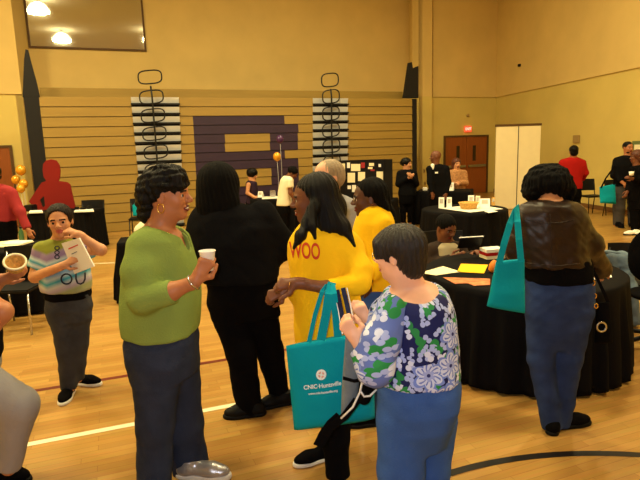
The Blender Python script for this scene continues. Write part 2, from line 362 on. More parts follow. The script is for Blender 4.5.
    def shoe(s, x, y, yaw, L=.25, m='black', sole='rubber', z=0, w=1.0, ankle=True):
        """x, y local ground position of the ankle"""
        a = math.radians(yaw); f = np.array([math.cos(a), math.sin(a), 0]); l = np.array([-math.sin(a), math.cos(a), 0]); u = np.array([0, 0, 1.]); R = np.array([f, l, u]); q = L/.26
        T = lambda fx, fy, fz: np.array([x, y, z])+f*fx*q+l*fy*q+u*fz*q
        P = [cone(T(-.05, 0, .045), T(.10, 0, .042), .040*q*w, .046*q*w, .03), ell(T(.13, 0, .038), (.075*q, .045*q*w, .036*q), R, .03), cone(T(-.03, 0, .05), T(-.015, 0, .10), .043*q, .042*q, .03)]
        o = implicit('shoe', P+[halfspace(T(0, 0, .012), (0, 0, -1)), halfspace(T(0, 0, .10), (0, 0, 1))], s.h, MT[m], s.root)
        S = [cone(T(-.052, 0, .01), T(.10, 0, .01), .043*q*w, .05*q*w, .02), ell(T(.135, 0, .01), (.08*q, .05*q*w, .05*q), R, .02), halfspace(T(0, 0, .028), (0, 0, 1), .004), halfspace(T(0, 0, .001), (0, 0, -1), .004)]
        implicit('sole', S, s.h, MT[sole], o)
        return o
# ------------------------------------------------------------------ the gym itself
UP = np.array([0, 0, 1.])
PB = np.array([-7.31, 14.04, 0]); PC = np.array([3.86, 18.61, 0]); WU = unit(PC-PB); WN = np.array([-WU[1], WU[0], 0])     # wall line, direction, away
BL = np.array([-5.86, 11.92, 0]); BR = np.array([2.67, 15.5, 0]); BU = unit(BR-BL); BN = np.array([-BU[1], BU[0], 0])      # bleacher front line
ZT = 3.3; ZC = 7.6
def wallmat(name, c, var=.05):
    return mat(name, c, .75, bump=.12, bscale=30, spec=.25, var=var, vscale=1.2)
MT['wall_lower'] = wallmat('pale yellow block wall paint', (220, 198, 116)); MT['wall_upper'] = wallmat('tan acoustic wall panel', (226, 198, 128))
MT['trim'] = mat('dark trim', (92, 66, 34), .6); MT['base'] = mat('rubber base', (120, 84, 46), .6); MT['ceil'] = mat('gym ceiling', (206, 200, 180), .9)
def floormat():
    m = bpy.data.materials.new('maple strip floor'); m.use_nodes = True; nt = m.node_tree; b = nt.nodes['Principled BSDF']
    tc = nt.nodes.new('ShaderNodeTexCoord'); mp = nt.nodes.new('ShaderNodeMapping'); mp.inputs['Rotation'].default_value = (0, 0, -math.radians(20.5))
    br = nt.nodes.new('ShaderNodeTexBrick'); br.inputs['Scale'].default_value = 1; br.inputs['Brick Width'].default_value = .62; br.inputs['Row Height'].default_value = .06
    br.inputs['Mortar Size'].default_value = .0012; br.inputs['Mortar Smooth'].default_value = .3; br.offset = .37; br.offset_frequency = 2; br.squash = 1.4; br.squash_frequency = 3
    br.inputs['Color1'].default_value = (*lin((196, 152, 82)), 1); br.inputs['Color2'].default_value = (*lin((172, 126, 62)), 1); br.inputs['Mortar'].default_value = (*lin((140, 92, 44)), 1)
    br.inputs['Bias'].default_value = -.1
    no = nt.nodes.new('ShaderNodeTexNoise'); no.inputs['Scale'].default_value = 6; no.inputs['Detail'].default_value = 6
    mp2 = nt.nodes.new('ShaderNodeMapping'); mp2.inputs['Scale'].default_value = (.5, 9, 1)
    mx = nt.nodes.new('ShaderNodeMix'); mx.data_type = 'RGBA'; mx.blend_type = 'MULTIPLY'; mx.inputs['Factor'].default_value = .35
    L = nt.links.new; L(tc.outputs['Object'], mp.inputs['Vector']); L(mp.outputs[0], br.inputs['Vector']); L(mp.outputs[0], mp2.inputs['Vector']); L(mp2.outputs[0], no.inputs['Vector'])
    L(br.outputs['Color'], mx.inputs['A']); L(no.outputs['Color'], mx.inputs['B']); L(mx.outputs['Result'], b.inputs['Base Color'])
    b.inputs['Roughness'].default_value = .32; b.inputs['Specular IOR Level'].default_value = .3
    return m
def structure(o): o['kind'] = 'structure'; return o
def quadwall(name, a, b, z0, z1, th, m, away):
    """vertical wall slab between ground points a and b; away = outward thickness direction"""
    a = np.array(a, float); b = np.array(b, float); o = np.array(away)*th
    P = [(*a[:2], z0), (*b[:2], z0), (*b[:2], z1), (*a[:2], z1)]
    return structure(B().prism(P, o).build(name, m))
fl = B(); fl.box((-13, -8, -.1), (11, 24, 0)); structure(fl.build('floor', floormat()))
ce_ = B(); ce_.box((-13, -8, ZC), (11, 24, ZC+.1)); structure(ce_.build('ceiling', MT['ceil']))
PD = onplane(496.3, 96.6, PC, WN); PD[2] = 0
PE = atz(640, 66, ZT+.03); PE[2] = 0; RU = unit(PE-PD); RN = np.array([-RU[1], RU[0], 0]); PR = PD+RU*27
PL = PB-WU*5.0
# left stretch of the far wall, alcove over the bleachers, pilaster, right stretch with the double door, right wall
quadwall('wall_back_lower', PC, PD+WU*.2, 0, ZT, .2, MT['wall_lower'], WN)
quadwall('wall_back_upper', PC-WN*.04, PD+WU*.2-WN*.04, ZT, ZC, .24, MT['wall_upper'], WN)
quadwall('wall_right_lower', PD, PR, 0, ZT, .2, MT['wall_lower'], -RN if RN[0] < 0 else RN)
RO_ = -RN if RN[0] < 0 else RN
quadwall('wall_right_upper', PD-RO_*.04, PR-RO_*.04, ZT, ZC, .24, MT['wall_upper'], RO_)
quadwall('baseboard_right', PD-RO_*.02, PR-RO_*.02, 0, .11, .02, MT['base'], RO_)
quadwall('wall_left_lower', PL, PB, 0, ZT, .2, MT['wall_lower'], WN)
quadwall('wall_left_upper', PL-WN*.04, PB-WN*.04, ZT, ZC, .24, MT['wall_upper'], WN)
quadwall('wall_left_side', PL+WN*.2, PL-WN*20-WU*1, 0, ZC, .2, MT['wall_lower'], -WU)
quadwall('wall_rear', (-13, -7.5), (11, -7.5), 0, ZC, .2, MT['wall_lower'], (0, -1, 0))
PP0 = onplane(418.5, 97, PC-WN*.18, WN); PP0[2] = 0; PP1 = onplane(432, 97, PC-WN*.18, WN); PP1[2] = 0
structure(B().prism([(*PP0[:2], 0), (*PP1[:2], 0), (*PP1[:2], ZT), (*PP0[:2], ZT)], WN*.4).build('wall_pilaster_lower', MT['wall_lower']))
structure(B().prism([(*PP0[:2], ZT), (*PP1[:2], ZT), (*PP1[:2], ZC), (*PP0[:2], ZC)], WN*.4).build('wall_pilaster_upper', MT['wall_upper']))
AL = aty(24.5, 10, 15.3); AL[2] = 0; AR = aty(409, 60, 19.5); AR[2] = 0; AU = unit(AR-AL); AN = np.array([-AU[1], AU[0], 0])
quadwall('wall_alcove', AL, AR, 0, ZC, .2, MT['wall_upper'], AN)
quadwall('wall_alcove_left', PB, AL, 0, ZC, .15, MT['wall_upper'], -WU)
quadwall('wall_alcove_right', PP0, AR, 0, ZC, .15, MT['wall_upper'], WU)
# mirror-like control room window
wa = onplane(31, 46.5, AL, AN); wb = onplane(144.5, 49.5, AL, AN); z0 = (wa[2]+wb[2])/2; a = wa.copy(); b_ = wb.copy(); a[2] = b_[2] = 0; ztop = ZC-.25
gl = bpy.data.materials.new('reflective window glass'); gl.use_nodes = True; bs = gl.node_tree.nodes['Principled BSDF']
bs.inputs['Base Color'].default_value = (.75, .76, .68, 1); bs.inputs['Metallic'].default_value = 1; bs.inputs['Roughness'].default_value = .03
w = B(); w.prism([(*(a-AN*.02)[:2], z0), (*(b_-AN*.02)[:2], z0), (*(b_-AN*.02)[:2], ztop), (*(a-AN*.02)[:2], ztop)], AN*.015)
wn = structure(w.build('window_1', gl))
fr = B(); q = lambda p, z, o=.05: (*(p-AN*o)[:2], z)
for (p0, p1, za, zb) in ((a-AU*.05, a, z0-.05, ztop+.05), (b_, b_+AU*.05, z0-.05, ztop+.05), (a, b_, z0-.05, z0), (a, b_, ztop, ztop+.05)):
    fr.prism([q(p0, za), q(p1, za), q(p1, zb), q(p0, zb)], AN*.05)
fr.build('window_frame', MT['trim'], wn)
# doors
def door(name, px0, px1, ytop, plane_p, plane_n, u, leaves, ybar=None):
    A_ = onplane(px0, ytop, plane_p, plane_n); B_ = onplane(px1, ytop, plane_p, plane_n); zt = (A_[2]+B_[2])/2; A_[2] = B_[2] = 0; n = np.array(plane_n)
    root = structure(empty(name, A_)); D = B_-A_; Lh = np.linalg.norm(D); uu = D/Lh
    V = lambda s, z, o: tuple(uu*s-n*o+UP*z)
    f = B()
    for s0, s1, za, zb in ((-.06, 0, 0, zt+.06), (Lh, Lh+.06, 0, zt+.06), (0, Lh, zt, zt+.06)): f.prism([V(s0, za, .05), V(s1, za, .05), V(s1, zb, .05), V(s0, zb, .05)], n*.05)
    f.build('door_frame', MT['trim'], root); wl = Lh/leaves
    for i in range(leaves):
        s0 = i*wl+.008; s1 = (i+1)*wl-.008
        lf = B().prism([V(s0, .01, .03), V(s1, .01, .03), V(s1, zt-.005, .03), V(s0, zt-.005, .03)], n*.03).build('door_leaf', MT['brown_wood'], root)
        if leaves == 2:
            ws = s0+(s1-s0)*(.52 if i == 0 else .30); g = B().prism([V(ws, zt*.58, .034), V(ws+.13, zt*.58, .034), V(ws+.13, zt*.85, .034), V(ws, zt*.85, .034)], n*.004)
            g.build('vision_panel', mat('dark wired glass', (52, 36, 22), .15, spec=.6), lf)
            pb = B().prism([V(s0+.06, .93, .09), V(s1-.06, .93, .09), V(s1-.06, 1.01, .09), V(s0+.06, 1.01, .09)], n*.05); pb.build('push_bar', MT['chrome'], lf)
    return root
door('door_1', -22, 9.5, 148, PB, WN, WU, 1)
door('door_2', 445, 486.5, 137, PC, WN, WU, 2)
# bleachers -----------------------------------------------------------------
MT['plank'] = mat('golden bleacher board', (150, 122, 58), .5, bump=.06, bscale=10, var=.06, vscale=2, stretch=(.3, 1, 6)); MT['purple'] = mat('deep purple bleacher board', (46, 28, 54), .5, var=.1)
MT['tread'] = mat('aluminium aisle tread', (222, 228, 236), .3, metal=.15, spec=.6); MT['shadow_gap'] = mat('black vinyl and gap shade', (16, 14, 16), .7)  # the black also paints shade in the step and end gaps
bl = empty('bleachers', BL, 0, 'retracted gold bleacher wall with a big purple letter B across its rows', 'bleachers')
def bu(px, py): p = onplane(px, py, BL, BN); return float((p-BL)@BU), float(p[2])
ZB = bu(200, 97.5)[1]; NR = 14; RH = ZB/NR; BLEN = float((BR-BL)@BU)
def bcol(r):         # letter B and aisles, as (u0, u1, material) per row counted from the top
    ym = 101.8+8.75*r; e = lambda px: bu(px, min(ym, 200))[0]
    A0, A1, C0, C1 = bu(131+.1*(ym-100), ym)[0], bu(179+.04*(ym-100), ym)[0], bu(313, ym)[0], bu(348, ym)[0]
    l = bu(192.5+.055*(ym-110), ym)[0]; seg = []
    if r in (0, 1) or r > 11: pur = []
    elif r in (2, 11): pur = [(l, e(284.5))]
    elif r in (4, 5): pur = [(l, e(225)), (e(270), e(298))]
    elif r in (8, 9): pur = [(l, e(227)), (e(271.5), e(299))]
    elif r == 6: pur = [(l, e(285))]
    else: pur = [(l, e(298.5))]
    cuts = [(A0, A1, 2), (C0, C1, 2)]+[(p, q, 1) for p, q in pur]; cuts.sort(); u = 0.0; out = []
    for p, q, m_ in cuts:
        if p > u: out.append((u, p, 0))
        out.append((p, q, m_)); u = q
    out.append((u, BLEN, 0)); return out
def bv(u, z, o): return tuple(BU*u+BN*o+UP*z)
for r in range(NR):
    z1 = ZB-RH*r; z0_ = z1-RH
    for u0, u1, m_ in bcol(r):
        if m_ == 2: continue
        o = B().prism([bv(u0, z0_+.012, 0), bv(u1, z0_+.012, 0), bv(u1, z1, .015), bv(u0, z1, .015)], BN*.05).build('row_board', MT['purple' if m_ else 'plank'], bl)
        if m_: o['label'] = 'purple row board'
b = B(); b.prism([bv(0, 0, .07), bv(BLEN, 0, .07), bv(BLEN, ZB-.01, .07), bv(0, ZB-.01, .07)], BN*1.0); b.build('understructure', MT['shadow_gap'], bl)
b = B(); b.prism([bv(0, ZB, .5), bv(BLEN, ZB, .5), bv(BLEN, ZB+.24, .5), bv(0, ZB+.24, .5)], BN*.06); b.build('top_backrest', MT['plank'], bl)
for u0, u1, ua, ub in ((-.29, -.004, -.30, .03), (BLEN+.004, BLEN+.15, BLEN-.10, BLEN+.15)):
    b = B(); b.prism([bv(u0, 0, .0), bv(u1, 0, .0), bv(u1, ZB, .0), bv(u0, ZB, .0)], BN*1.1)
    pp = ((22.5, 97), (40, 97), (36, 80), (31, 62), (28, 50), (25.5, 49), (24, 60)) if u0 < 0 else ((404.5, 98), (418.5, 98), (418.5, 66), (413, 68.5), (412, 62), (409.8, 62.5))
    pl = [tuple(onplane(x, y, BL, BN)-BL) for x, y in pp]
    b.prism(pl, BN*.12); b.build('end_gap_shade_panel', MT['shadow_gap'], bl)  # black slabs put in the shade of the end gaps, vinyl wing above
for i, (pa, pb_) in enumerate(((131, 179), (313, 348))):
    for r in range(NR):
        z1 = ZB-RH*r; ym = 101.8+8.75*r; sh = .1 if i == 0 else 0; u0 = bu(pa+sh*(ym-100), ym)[0]; u1 = bu(pb_+sh*.4*(ym-100), ym)[0]
        t = B(); t.prism([bv(u0, z1-RH*.62, .03), bv(u1, z1-RH*.62, .03), bv(u1, z1, -.02), bv(u0, z1, -.02)], BN*.05, 0)
        t.prism([bv(u0-.01, z1-RH*.80, -.045), bv(u1+.01, z1-RH*.80, -.045), bv(u1+.01, z1-RH*.62, -.045), bv(u0-.01, z1-RH*.62, -.045)], BN*.1, 1)  # black strip painted as the shadow line below each tread
        t.build('aisle_step', [MT['tread'], MT['shadow_gap']], bl)
    # loop hand rails
    if i == 0: cs = [(150, 77), (151.5, 97), (153, 115.5), (154.5, 133.5), (156, 152), (157, 170), (158.5, 188)]
    else: cs = [(330, 80), (331, 96.5), (331, 113.5), (331, 130), (331.5, 146), (332, 162), (332.5, 178)]
    hw = 11.4 if i == 0 else 9.2; hh = 6.4
    sp = unit(bv(1, 0, 0)); post = []
    for j, (cx, cy) in enumerate(cs):
        c = onplane(cx, cy, BL-BN*.1, BN)-BL; s_ = ((c+BL-CC)@CF)/FPX; pts = []
        for k in range(28):
            t_ = 2*math.pi*k/28; ex = math.copysign(abs(math.cos(t_))**.62, math.cos(t_)); ez = math.copysign(abs(math.sin(t_))**.62, math.sin(t_))
            pts.append(tuple(c+sp*(ex*hw*s_)+UP*(ez*hh*s_+ex*hw*s_*.10)))
        B().tube(pts, .017, 6, True).build('loop_rail', MT['steel_black'], bl)
    pts = [tuple(onplane(cx+.6, cy+(9 if j == 0 else 0), BL-BN*.1, BN)-BL) for j, (cx, cy) in enumerate(cs)]
    B().tube(pts, .022, 6).build('rail_post', MT['steel_black'], bl)
# floor paint
MT['line_white'] = mat('white floor paint', (238, 228, 196), .35); MT['line_maroon'] = mat('maroon floor paint', (104, 40, 34), .35); MT['line_black'] = mat('black floor paint', (24, 20, 20), .35)
def floor_line(pts, wd, m, z=.002):
    P = [np.array([*p[:2], 0.]) for p in pts]; bm = B(); rows = []
    for i, p in enumerate(P):
        t = unit(P[min(i+1, len(P)-1)]-P[max(i-1, 0)]); n = np.array([-t[1], t[0], 0])*wd/2; rows.append([bm.bm.verts.new(Vector(p+n+UP*z)), bm.bm.verts.new(Vector(p-n+UP*z))])
    for r0, r1 in zip(rows, rows[1:]): bm.bm.faces.new([r0[0], r0[1], r1[1], r1[0]])
    return structure(bm.build('floor_marking', m))
g = lambda x, y: atz(x, y, 0)
def ext(a, b, e0, e1): d = unit(b-a); return [a-d*e0, b+d*e1]
floor_line(ext(g(31, 444), g(273, 397.5), 1.2, .72), .052, MT['line_white'])
floor_line(ext(g(40, 390), g(230, 359), 2.0, 5.0), .05, MT['line_maroon'])
floor_line(ext(g(20, 266), g(128, 262.5), 3, 1.5), .05, MT['line_white'])
floor_line([(1.42+1.92*math.sin(t), .95+1.92*math.cos(t)) for t in np.linspace(-.43, 1.2, 40)], .052, MT['line_black'])
floor_line([g(442, 477), g(449, 474)], .05, MT['line_white'])
# ------------------------------------------------------------------ light
wd = bpy.data.worlds.new('World'); SC.world = wd; wd.use_nodes = True; wd.node_tree.nodes['Background'].inputs['Color'].default_value = (1, .8, .5, 1); wd.node_tree.nodes['Background'].inputs['Strength'].default_value = .1
LAMPC = (1.0, .845, .44)
def reflect_hit(px, py, zl):
    d = ray(px, py); P = onplane(px, py, AL-AN*.02, AN); d2 = d-2*(d@AN)*AN; t = (zl-P[2])/d2[2]; return P+d2*t
ZL = ZC-.5
lamps = [reflect_hit(38.5, 12.5, ZL), reflect_hit(62, 41, ZL)]
SP = lamps[1]-lamps[0]
for x, y in ((-8, 3), (-7.5, 8), (0.5, 6), (0.5, 11.5), (4.5, 2.5), (4.2, 8)):
    lamps.append(np.array([x, y, ZL]))
MT['lamp_glow'] = mat('glowing acrylic lamp shade', (255, 238, 190), .4, emit=9)
def lamp(p, i):
    root = empty('ceiling_lamp', (*p[:2], ZC), 0, 'round high bay lamp hanging from the gym ceiling', 'lamp', 'high bay lamps')
    B().lathe([(.05, -.02), (.10, -.05), (.11, -.14)], n=20).build('lamp_housing', MT['chrome'], root)
    B().lathe([(.10, -.14), (.26, -.22), (.38, -.40), (.40, -.46)], n=24).build('lamp_shade', MT['lamp_glow'], root)
    B().tube([(0, 0, 0), (0, 0, -.1)], .02).build('cord', MT['steel_black'], root)
    ld = bpy.data.lights.new('lamp_light', 'AREA'); ld.shape = 'DISK'; ld.size = .74; ld.energy = LAMP_W; ld.color = LAMPC
    lo = bpy.data.objects.new('lamp_light', ld); COL.objects.link(lo); lo.location = (p[0], p[1], ZC-.485)
LAMP_W = 240
for i, p in enumerate(lamps): lamp(p, i)
fd = bpy.data.lights.new('camera_flash', 'POINT'); fd.energy = 95; fd.color = (.95, .98, 1); fd.shadow_soft_size = .03
fo = bpy.data.objects.new('camera_flash', fd); COL.objects.link(fo); fo.location = (-.05, -.02, CH+.05)
# ------------------------------------------------------------------ tables and chairs
def outline_round(c, R, n=220): t = np.linspace(0, 2*math.pi, n, endpoint=False); return np.stack([c[0]+R*np.cos(t), c[1]+R*np.sin(t)], 1), np.stack([np.cos(t), np.sin(t)], 1), c
def outline_rect(a, b, depth, away, n=220):
    """front edge a-b, depth towards away"""
    a = np.array(a[:2], float); b = np.array(b[:2], float); u = unit(b-a); v = unit(np.array(away[:2])-u*(np.array(away[:2])@u)); c = [a, b, b+v*depth, a+v*depth]
    Ls = [np.linalg.norm(c[(i+1) % 4]-c[i]) for i in range(4)]; P = []; N = []
    ns = [-v, u, v, -u]
    for i in range(4):
        k = max(4, int(n*Ls[i]/sum(Ls)))
        for j in range(k):
            t = (j+.5)/k; P.append(c[i]+(c[(i+1) % 4]-c[i])*t); nn = ns[i].copy()
            if t < .12: nn = unit(ns[i]+ns[i-1]*(.12-t)/.12)
            if t > .88: nn = unit(ns[i]+ns[(i+1) % 4]*(t-.88)/.12)
            N.append(nn)
    return np.array(P), np.array(N), sum(c)/4
def table_cloth(label, out, z, m='tablecloth', folds=26, amp=.035, zb=.012, seed=1, name='tablecloth', drop=None, group=None):
    P, N, c = out; n = len(P); r = np.random.default_rng(seed); s = np.linspace(0, 2*math.pi, n, endpoint=False); ph = r.uniform(0, 6, 4)
    w = (np.sin(folds*s+1.5*np.sin(3*s+ph[0]))+.5*np.sin(folds*1.7//1*s+ph[1])+.35*np.sin(5*s+ph[2]))/1.5
    root0 = np.array([c[0], c[1], 0]); V = []; rings = 16; zb_ = zb if drop is None else z-drop
    for tq in (.0, .5, .9, .985): V += [(*((c+(P[i]-c)*max(tq, .001))-c), z) for i in range(n)]
    for j in range(rings+1):
        t = j/rings; zz = z-.012-(z-.012-zb_)*t; a = amp*min(1, t*1.6)
        for i in range(n):
            q = P[i]+N[i]*(.008+.05*t*(drop is None)+a*w[i]); V.append((q[0]-c[0], q[1]-c[1], zz+(.02*w[i]*(1 if t == 1 else 0) if drop else (max(0, .02*w[i]) if t == 1 else 0))))
    R_ = 4+rings+1; Fq = [(j*n+i, (j+1)*n+i, (j+1)*n+(i+1) % n, j*n+(i+1) % n) for j in range(R_-1) for i in range(n)]
    me = raw_mesh(name, V, Fq); o = link(name, me, MT[m], None, True); o.location = root0
    pset(o, label, 'tablecloth', group); md = o.modifiers.new('thickness', 'SOLIDIFY'); md.thickness = .004; md.offset = -1
    return o
def flat_item(name, label, cat, pts, th, m, group=None, z=None):
    """thin sheet lying on a surface, corners in world coordinates"""
    P = [np.array(p, float) for p in pts]; c = sum(P)/len(P)
    o = B().prism([p-c for p in P], (0, 0, th)).build(name, MT[m]); o.location = c; return pset(o, label, cat, group)
MT['pale_print'] = mat('pale grey print', (186, 178, 168), .8)
RC = (1.645, 4.37)
table_cloth('floor-length black tablecloth on the round table in front of the woman in the leather jacket', outline_round(RC, .775), .74, folds=30, amp=.04)
tz = .7435
T_ = lambda x, y, z=tz: atz(x, y, z)
flat_item('paper', 'cream sheet of paper lying on the black round table beside the floral blouse', 'paper', [T_(420, 273), T_(436, 275.5), T_(461, 272), T_(443, 266.5)], .003, 'cream_paper')
flat_item('paper', 'bright yellow sheet of paper on the black round table', 'paper', [T_(457, 272), T_(484, 273.5), T_(488, 265), T_(461, 264)], .003, 'yellow_paper')
MT['photo_print'] = mat('orange printed flyer', (214, 130, 86), .5, var=.5, vscale=16)
flat_item('flyer', 'orange printed flyer with white edge nearest the front of the round table', 'flyer', [T_(443, 277.5), T_(455, 284), T_(468, 283.5), T_(474, 286), T_(490, 285), T_(490, 279)], .003, 'photo_print')
flat_item('leaflet', 'narrow white leaflet on the black round table right of the leather jacket', 'leaflet', [T_(590, 276), T_(592, 280), T_(612, 277.5), T_(611, 275)], .004, 'white')
st = empty('book_stack', T_(492, 257.5), .2, 'small stack of books at the far edge of the round table beside the teal bag', 'books')
for i, (c_, k) in enumerate((('cream_paper', 0), ('red', 1), ('white', 2))): B().box((-.09, -.07, .0+i*.03), (.09, .07, .028+i*.03)).build('book', MT[c_], st)
o = B().lathe([(.03, 0), (.045, .02), (.04, .06), (.02, .09), (.004, .1)], n=14).build('fruit', mat('orange peel', (226, 132, 40), .5)); o.location = T_(494, 272); pset(o, 'orange rounded ornament on the black round table half behind the teal bag', 'ornament')
# tablet the boy is holding
tb = empty('tablet', aty(471, 246, 4.86), .15, 'tablet with a light edge propped on the round table before the boy', 'tablet')
Rt = Matrix.Rotation(math.radians(-62), 3, 'X')
B().obox((0, .02, .03), (.22, .12, .010), Rt, bev=.003).build('casing', MT['plastic_black'], tb); B().obox((0, -.005, .082), (.23, .010, .010), Rt).build('edge_strip', MT['piping'], tb)
# second round table with its white topper and display things
c2 = T_(474, 213.4, .74); R2 = .66; C2 = (c2[0]+.03, c2[1]+R2)
table_cloth('black tablecloth on the round display table behind the seated boy', outline_round(C2, R2), .74, folds=24, amp=.03, seed=4)
t2 = lambda x, y, z=.747: atz(x, y, z)
flat_item('table_runner', 'white runner laid over the black round display table behind the boy', 'runner', [t2(439, 208.3), t2(470, 212.5), t2(503, 209), t2(478, 204.6)], .003, 'white_cloth')
def stand_card(label, x0, x1, yt, yb, m='white', lean=.05, cat='brochure', group=None):
    a = T2z(x0, yb); b = T2z(x1, yb); h = aty((x0+x1)/2, yt, a[1])[2]-a[2]; c = (a+b)/2; u = unit(b-a); n = np.array([-u[1], u[0], 0]); w = np.linalg.norm(b-a)/2
    root = empty('display_card' if cat == 'card' else 'brochure', c, 0, label, cat, group)
    B().prism([-u*w, u*w, u*w+n*lean+UP*h, -u*w+n*lean+UP*h], n*.006).build('front_panel', MT[m], root)
    B().prism([-u*w+n*lean*2.4, u*w+n*lean*2.4, u*w+n*lean+UP*h, -u*w+n*lean+UP*h], n*.006).build('support_panel', MT[m], root)
    B().prism([-u*w*.6+n*(lean*.45-.002)+UP*h*.45, u*w*.6+n*(lean*.45-.002)+UP*h*.45, u*w*.6+n*(lean*.85-.002)+UP*h*.85, -u*w*.6+n*(lean*.85-.002)+UP*h*.85], -n*.003).build('printed_area', MT['pale_print'], root)
T2z = lambda x, y: atz(x, y, .751)
stand_card('leftmost white folded brochure standing on the display table behind the boy', 438.5, 444, 197.5, 208.3)
stand_card('white folded brochure standing just left of the wicker basket on the display table', 446.5, 451.5, 197.5, 208.2)
stand_card('small white card standing behind the wicker basket', 468, 474, 195.5, 205.5, cat='card')
stand_card('pale card standing between the basket and the wide white board on the display table', 475.5, 480, 196, 205.2, 'cream_paper', cat='card')
stand_card('wide white board standing at the right of the wicker basket', 479.5, 490, 199, 208, 'white', .1, cat='card')
stand_card('small tan card at the right end of the display table behind the boy', 491.5, 495, 197.5, 205.5, 'wicker', .03, cat='card')
bk = empty('basket', atz(468.5, 208.6, .751), 0, 'low wicker basket on the white runner behind the boy', 'basket')
B().lathe([(.10, 0), (.12, .01), (.145, .085), (.15, .095), (.135, .095), (.11, .03), (.0, .03)], n=28).build('bowl', MT['wicker'], bk)
B().tube([(.148*math.cos(t), .148*math.sin(t), .095) for t in np.linspace(0, 6.283, 28, endpoint=False)], .009, 6, True).build('rim', MT['wicker'], bk)
flat_item('leaflet', 'white leaflet lying on the front edge of the round display table', 'leaflet', [t2(484, 211.5, .752), t2(489, 213, .752), t2(498, 211.5, .752), t2(492, 210, .752)], .003, 'white')
# far tables
def far_table(label, xa, xb, ytop, depth, seed, away=BN, slope=0):
    a = atz(xa, ytop, .74); b = atz(xb, ytop-slope, .74)
    return table_cloth(label, outline_rect(a, b, depth, away), .74, folds=34, amp=.025, seed=seed), a, b
_, fa, fb = far_table('black tablecloth on the far table by the double door', 415.5, 470, 191.5, .75, 6)
T2z = lambda x, y: atz(x, y, .751)
def small_box(label, x, y, w, d, h, m='white', cat='box', rz=0, name='carton', z=.745):
    p = atz(x, y, z); root = B().box((-w/2, -d/2, 0), (w/2, d/2, h), bev=min(w, d, h)*.12).build(name, MT[m]); root.location = p; root.rotation_euler = (0, 0, rz); return pset(root, label, cat)
small_box('small white carton at the left end of the far table by the suited man', 425, 190.6, .1, .08, .07)
T2z = lambda x, y: atz(x, y, .748)
stand_card('white tent card on the far table beside the suited man', 446.5, 453.5, 182.5, 190.8, cat='card', lean=.06)
_, ga, gb = far_table('black tablecloth on the table before the purple bleacher letter', 250, 303, 199.5, .7, 7)
fl_ = lambda x, y: atz(x, y, .748)
flat_item('table_runner', 'white runner on the table before the purple bleacher letter', 'runner', [fl_(262, 199.2), fl_(284, 198.2), fl_(283, 195.8), fl_(262, 196.8)], .003, 'white_cloth')
T2z = lambda x, y: atz(x, y, .756)
stand_card('white booklet propped on the table before the purple bleacher letter', 257.5, 262, 191.5, 197.5, lean=.05)
small_box('small silver tin beside the bending person in the cream shirt', 273, 196.6, .12, .1, .14, 'silver', 'tin', name='tin', z=.753)
_, la, lb = far_table('black tablecloth on the table under the red standee', 27, 84, 213.5, .75, 8, slope=1.2)
fl_ = lambda x, y: atz(x, y, .748)
flat_item('paper', 'white papers on the table at the left side of the red standee', 'paper', [fl_(29, 213.5), fl_(43, 213), fl_(42, 211), fl_(30, 211.5)], .02, 'white')
flat_item('paper', 'white papers on the table at the right side of the red standee', 'paper', [fl_(74, 212.4), fl_(94, 211.8), fl_(93, 209.8), fl_(76, 210.4)], .02, 'white')
small_box('black box on the table left of the red standee', 31, 211, .17, .2, .12, 'plastic_black')
for (x, y, w, h, l) in ((77, 209.6, .07, .05, 'dark ornament at the standee side of the left table'), (83, 209.4, .09, .04, 'low dark dish in the middle of the papers by the red standee'), (89, 209, .06, .06, 'dark ornament at the chair end of the left table')):
    small_box(l, x, y, w, .06, h, 'plastic_black', 'ornament', name='ornament', z=.77)
# near left table with papers
na = np.array([-5.4, 5.75, 0]); nb = atz(42, 249, .74); nb[2] = 0; na = nb-WU*1.9
table_cloth('black tablecloth on the near left table behind the striped girl', outline_rect(na, nb, .75, WN), .74, folds=34, amp=.025, seed=9)
fl_ = lambda x, y, z=.748: atz(x, y, z)
flat_item('paper', 'fan of white papers on the near left table', 'paper', [fl_(-8, 248), fl_(16, 247), fl_(34, 242), fl_(18, 240.5), fl_(-4, 243)], .012, 'cream_paper')
flat_item('paper', 'upper white sheet on the fan of papers on the near left table', 'paper', [fl_(2, 244.5, .763), fl_(22, 244, .763), fl_(33, 240.5, .763), fl_(10, 241, .763)], .006, 'white')
bo = empty('bottle', fl_(22, 240.8), 0, 'slim green bottle with a dark cap on the near left table', 'bottle')
B().lathe([(.028, 0), (.03, .01), (.03, .11), (.014, .14), (.014, .155)], n=14).build('glass_body', MT['green_bottle'], bo); B().lathe([(.016, .155), (.016, .18)], n=12).build('cap', MT['plastic_black'], bo)
# small draped table behind the green sweater
ta = atz(117, 243, .74); tbx = atz(146, 241, .74)
table_cloth('black cloth hanging in points from the small table behind the green sweater', outline_rect(ta, tbx, .45, WN), .74, folds=9, amp=.05, seed=11)
cb = empty('bag', atz(143, 240.5, .742), 0, 'cream rounded bag on the small black table behind the green sweater', 'bag')
implicit('pouch', [ell((0, .1, .10), (.13, .09, .105), k=.03), ell((.05, .1, .16), (.10, .08, .09), k=.05), halfspace((0, 0, .002), (0, 0, -1))], .008, MT['cream'], cb); B().tube([(.02+.06*math.cos(t), .1, .23+.05*math.sin(t)) for t in np.linspace(.0, math.pi, 9)], .008).build('handle', MT['cream'], cb)
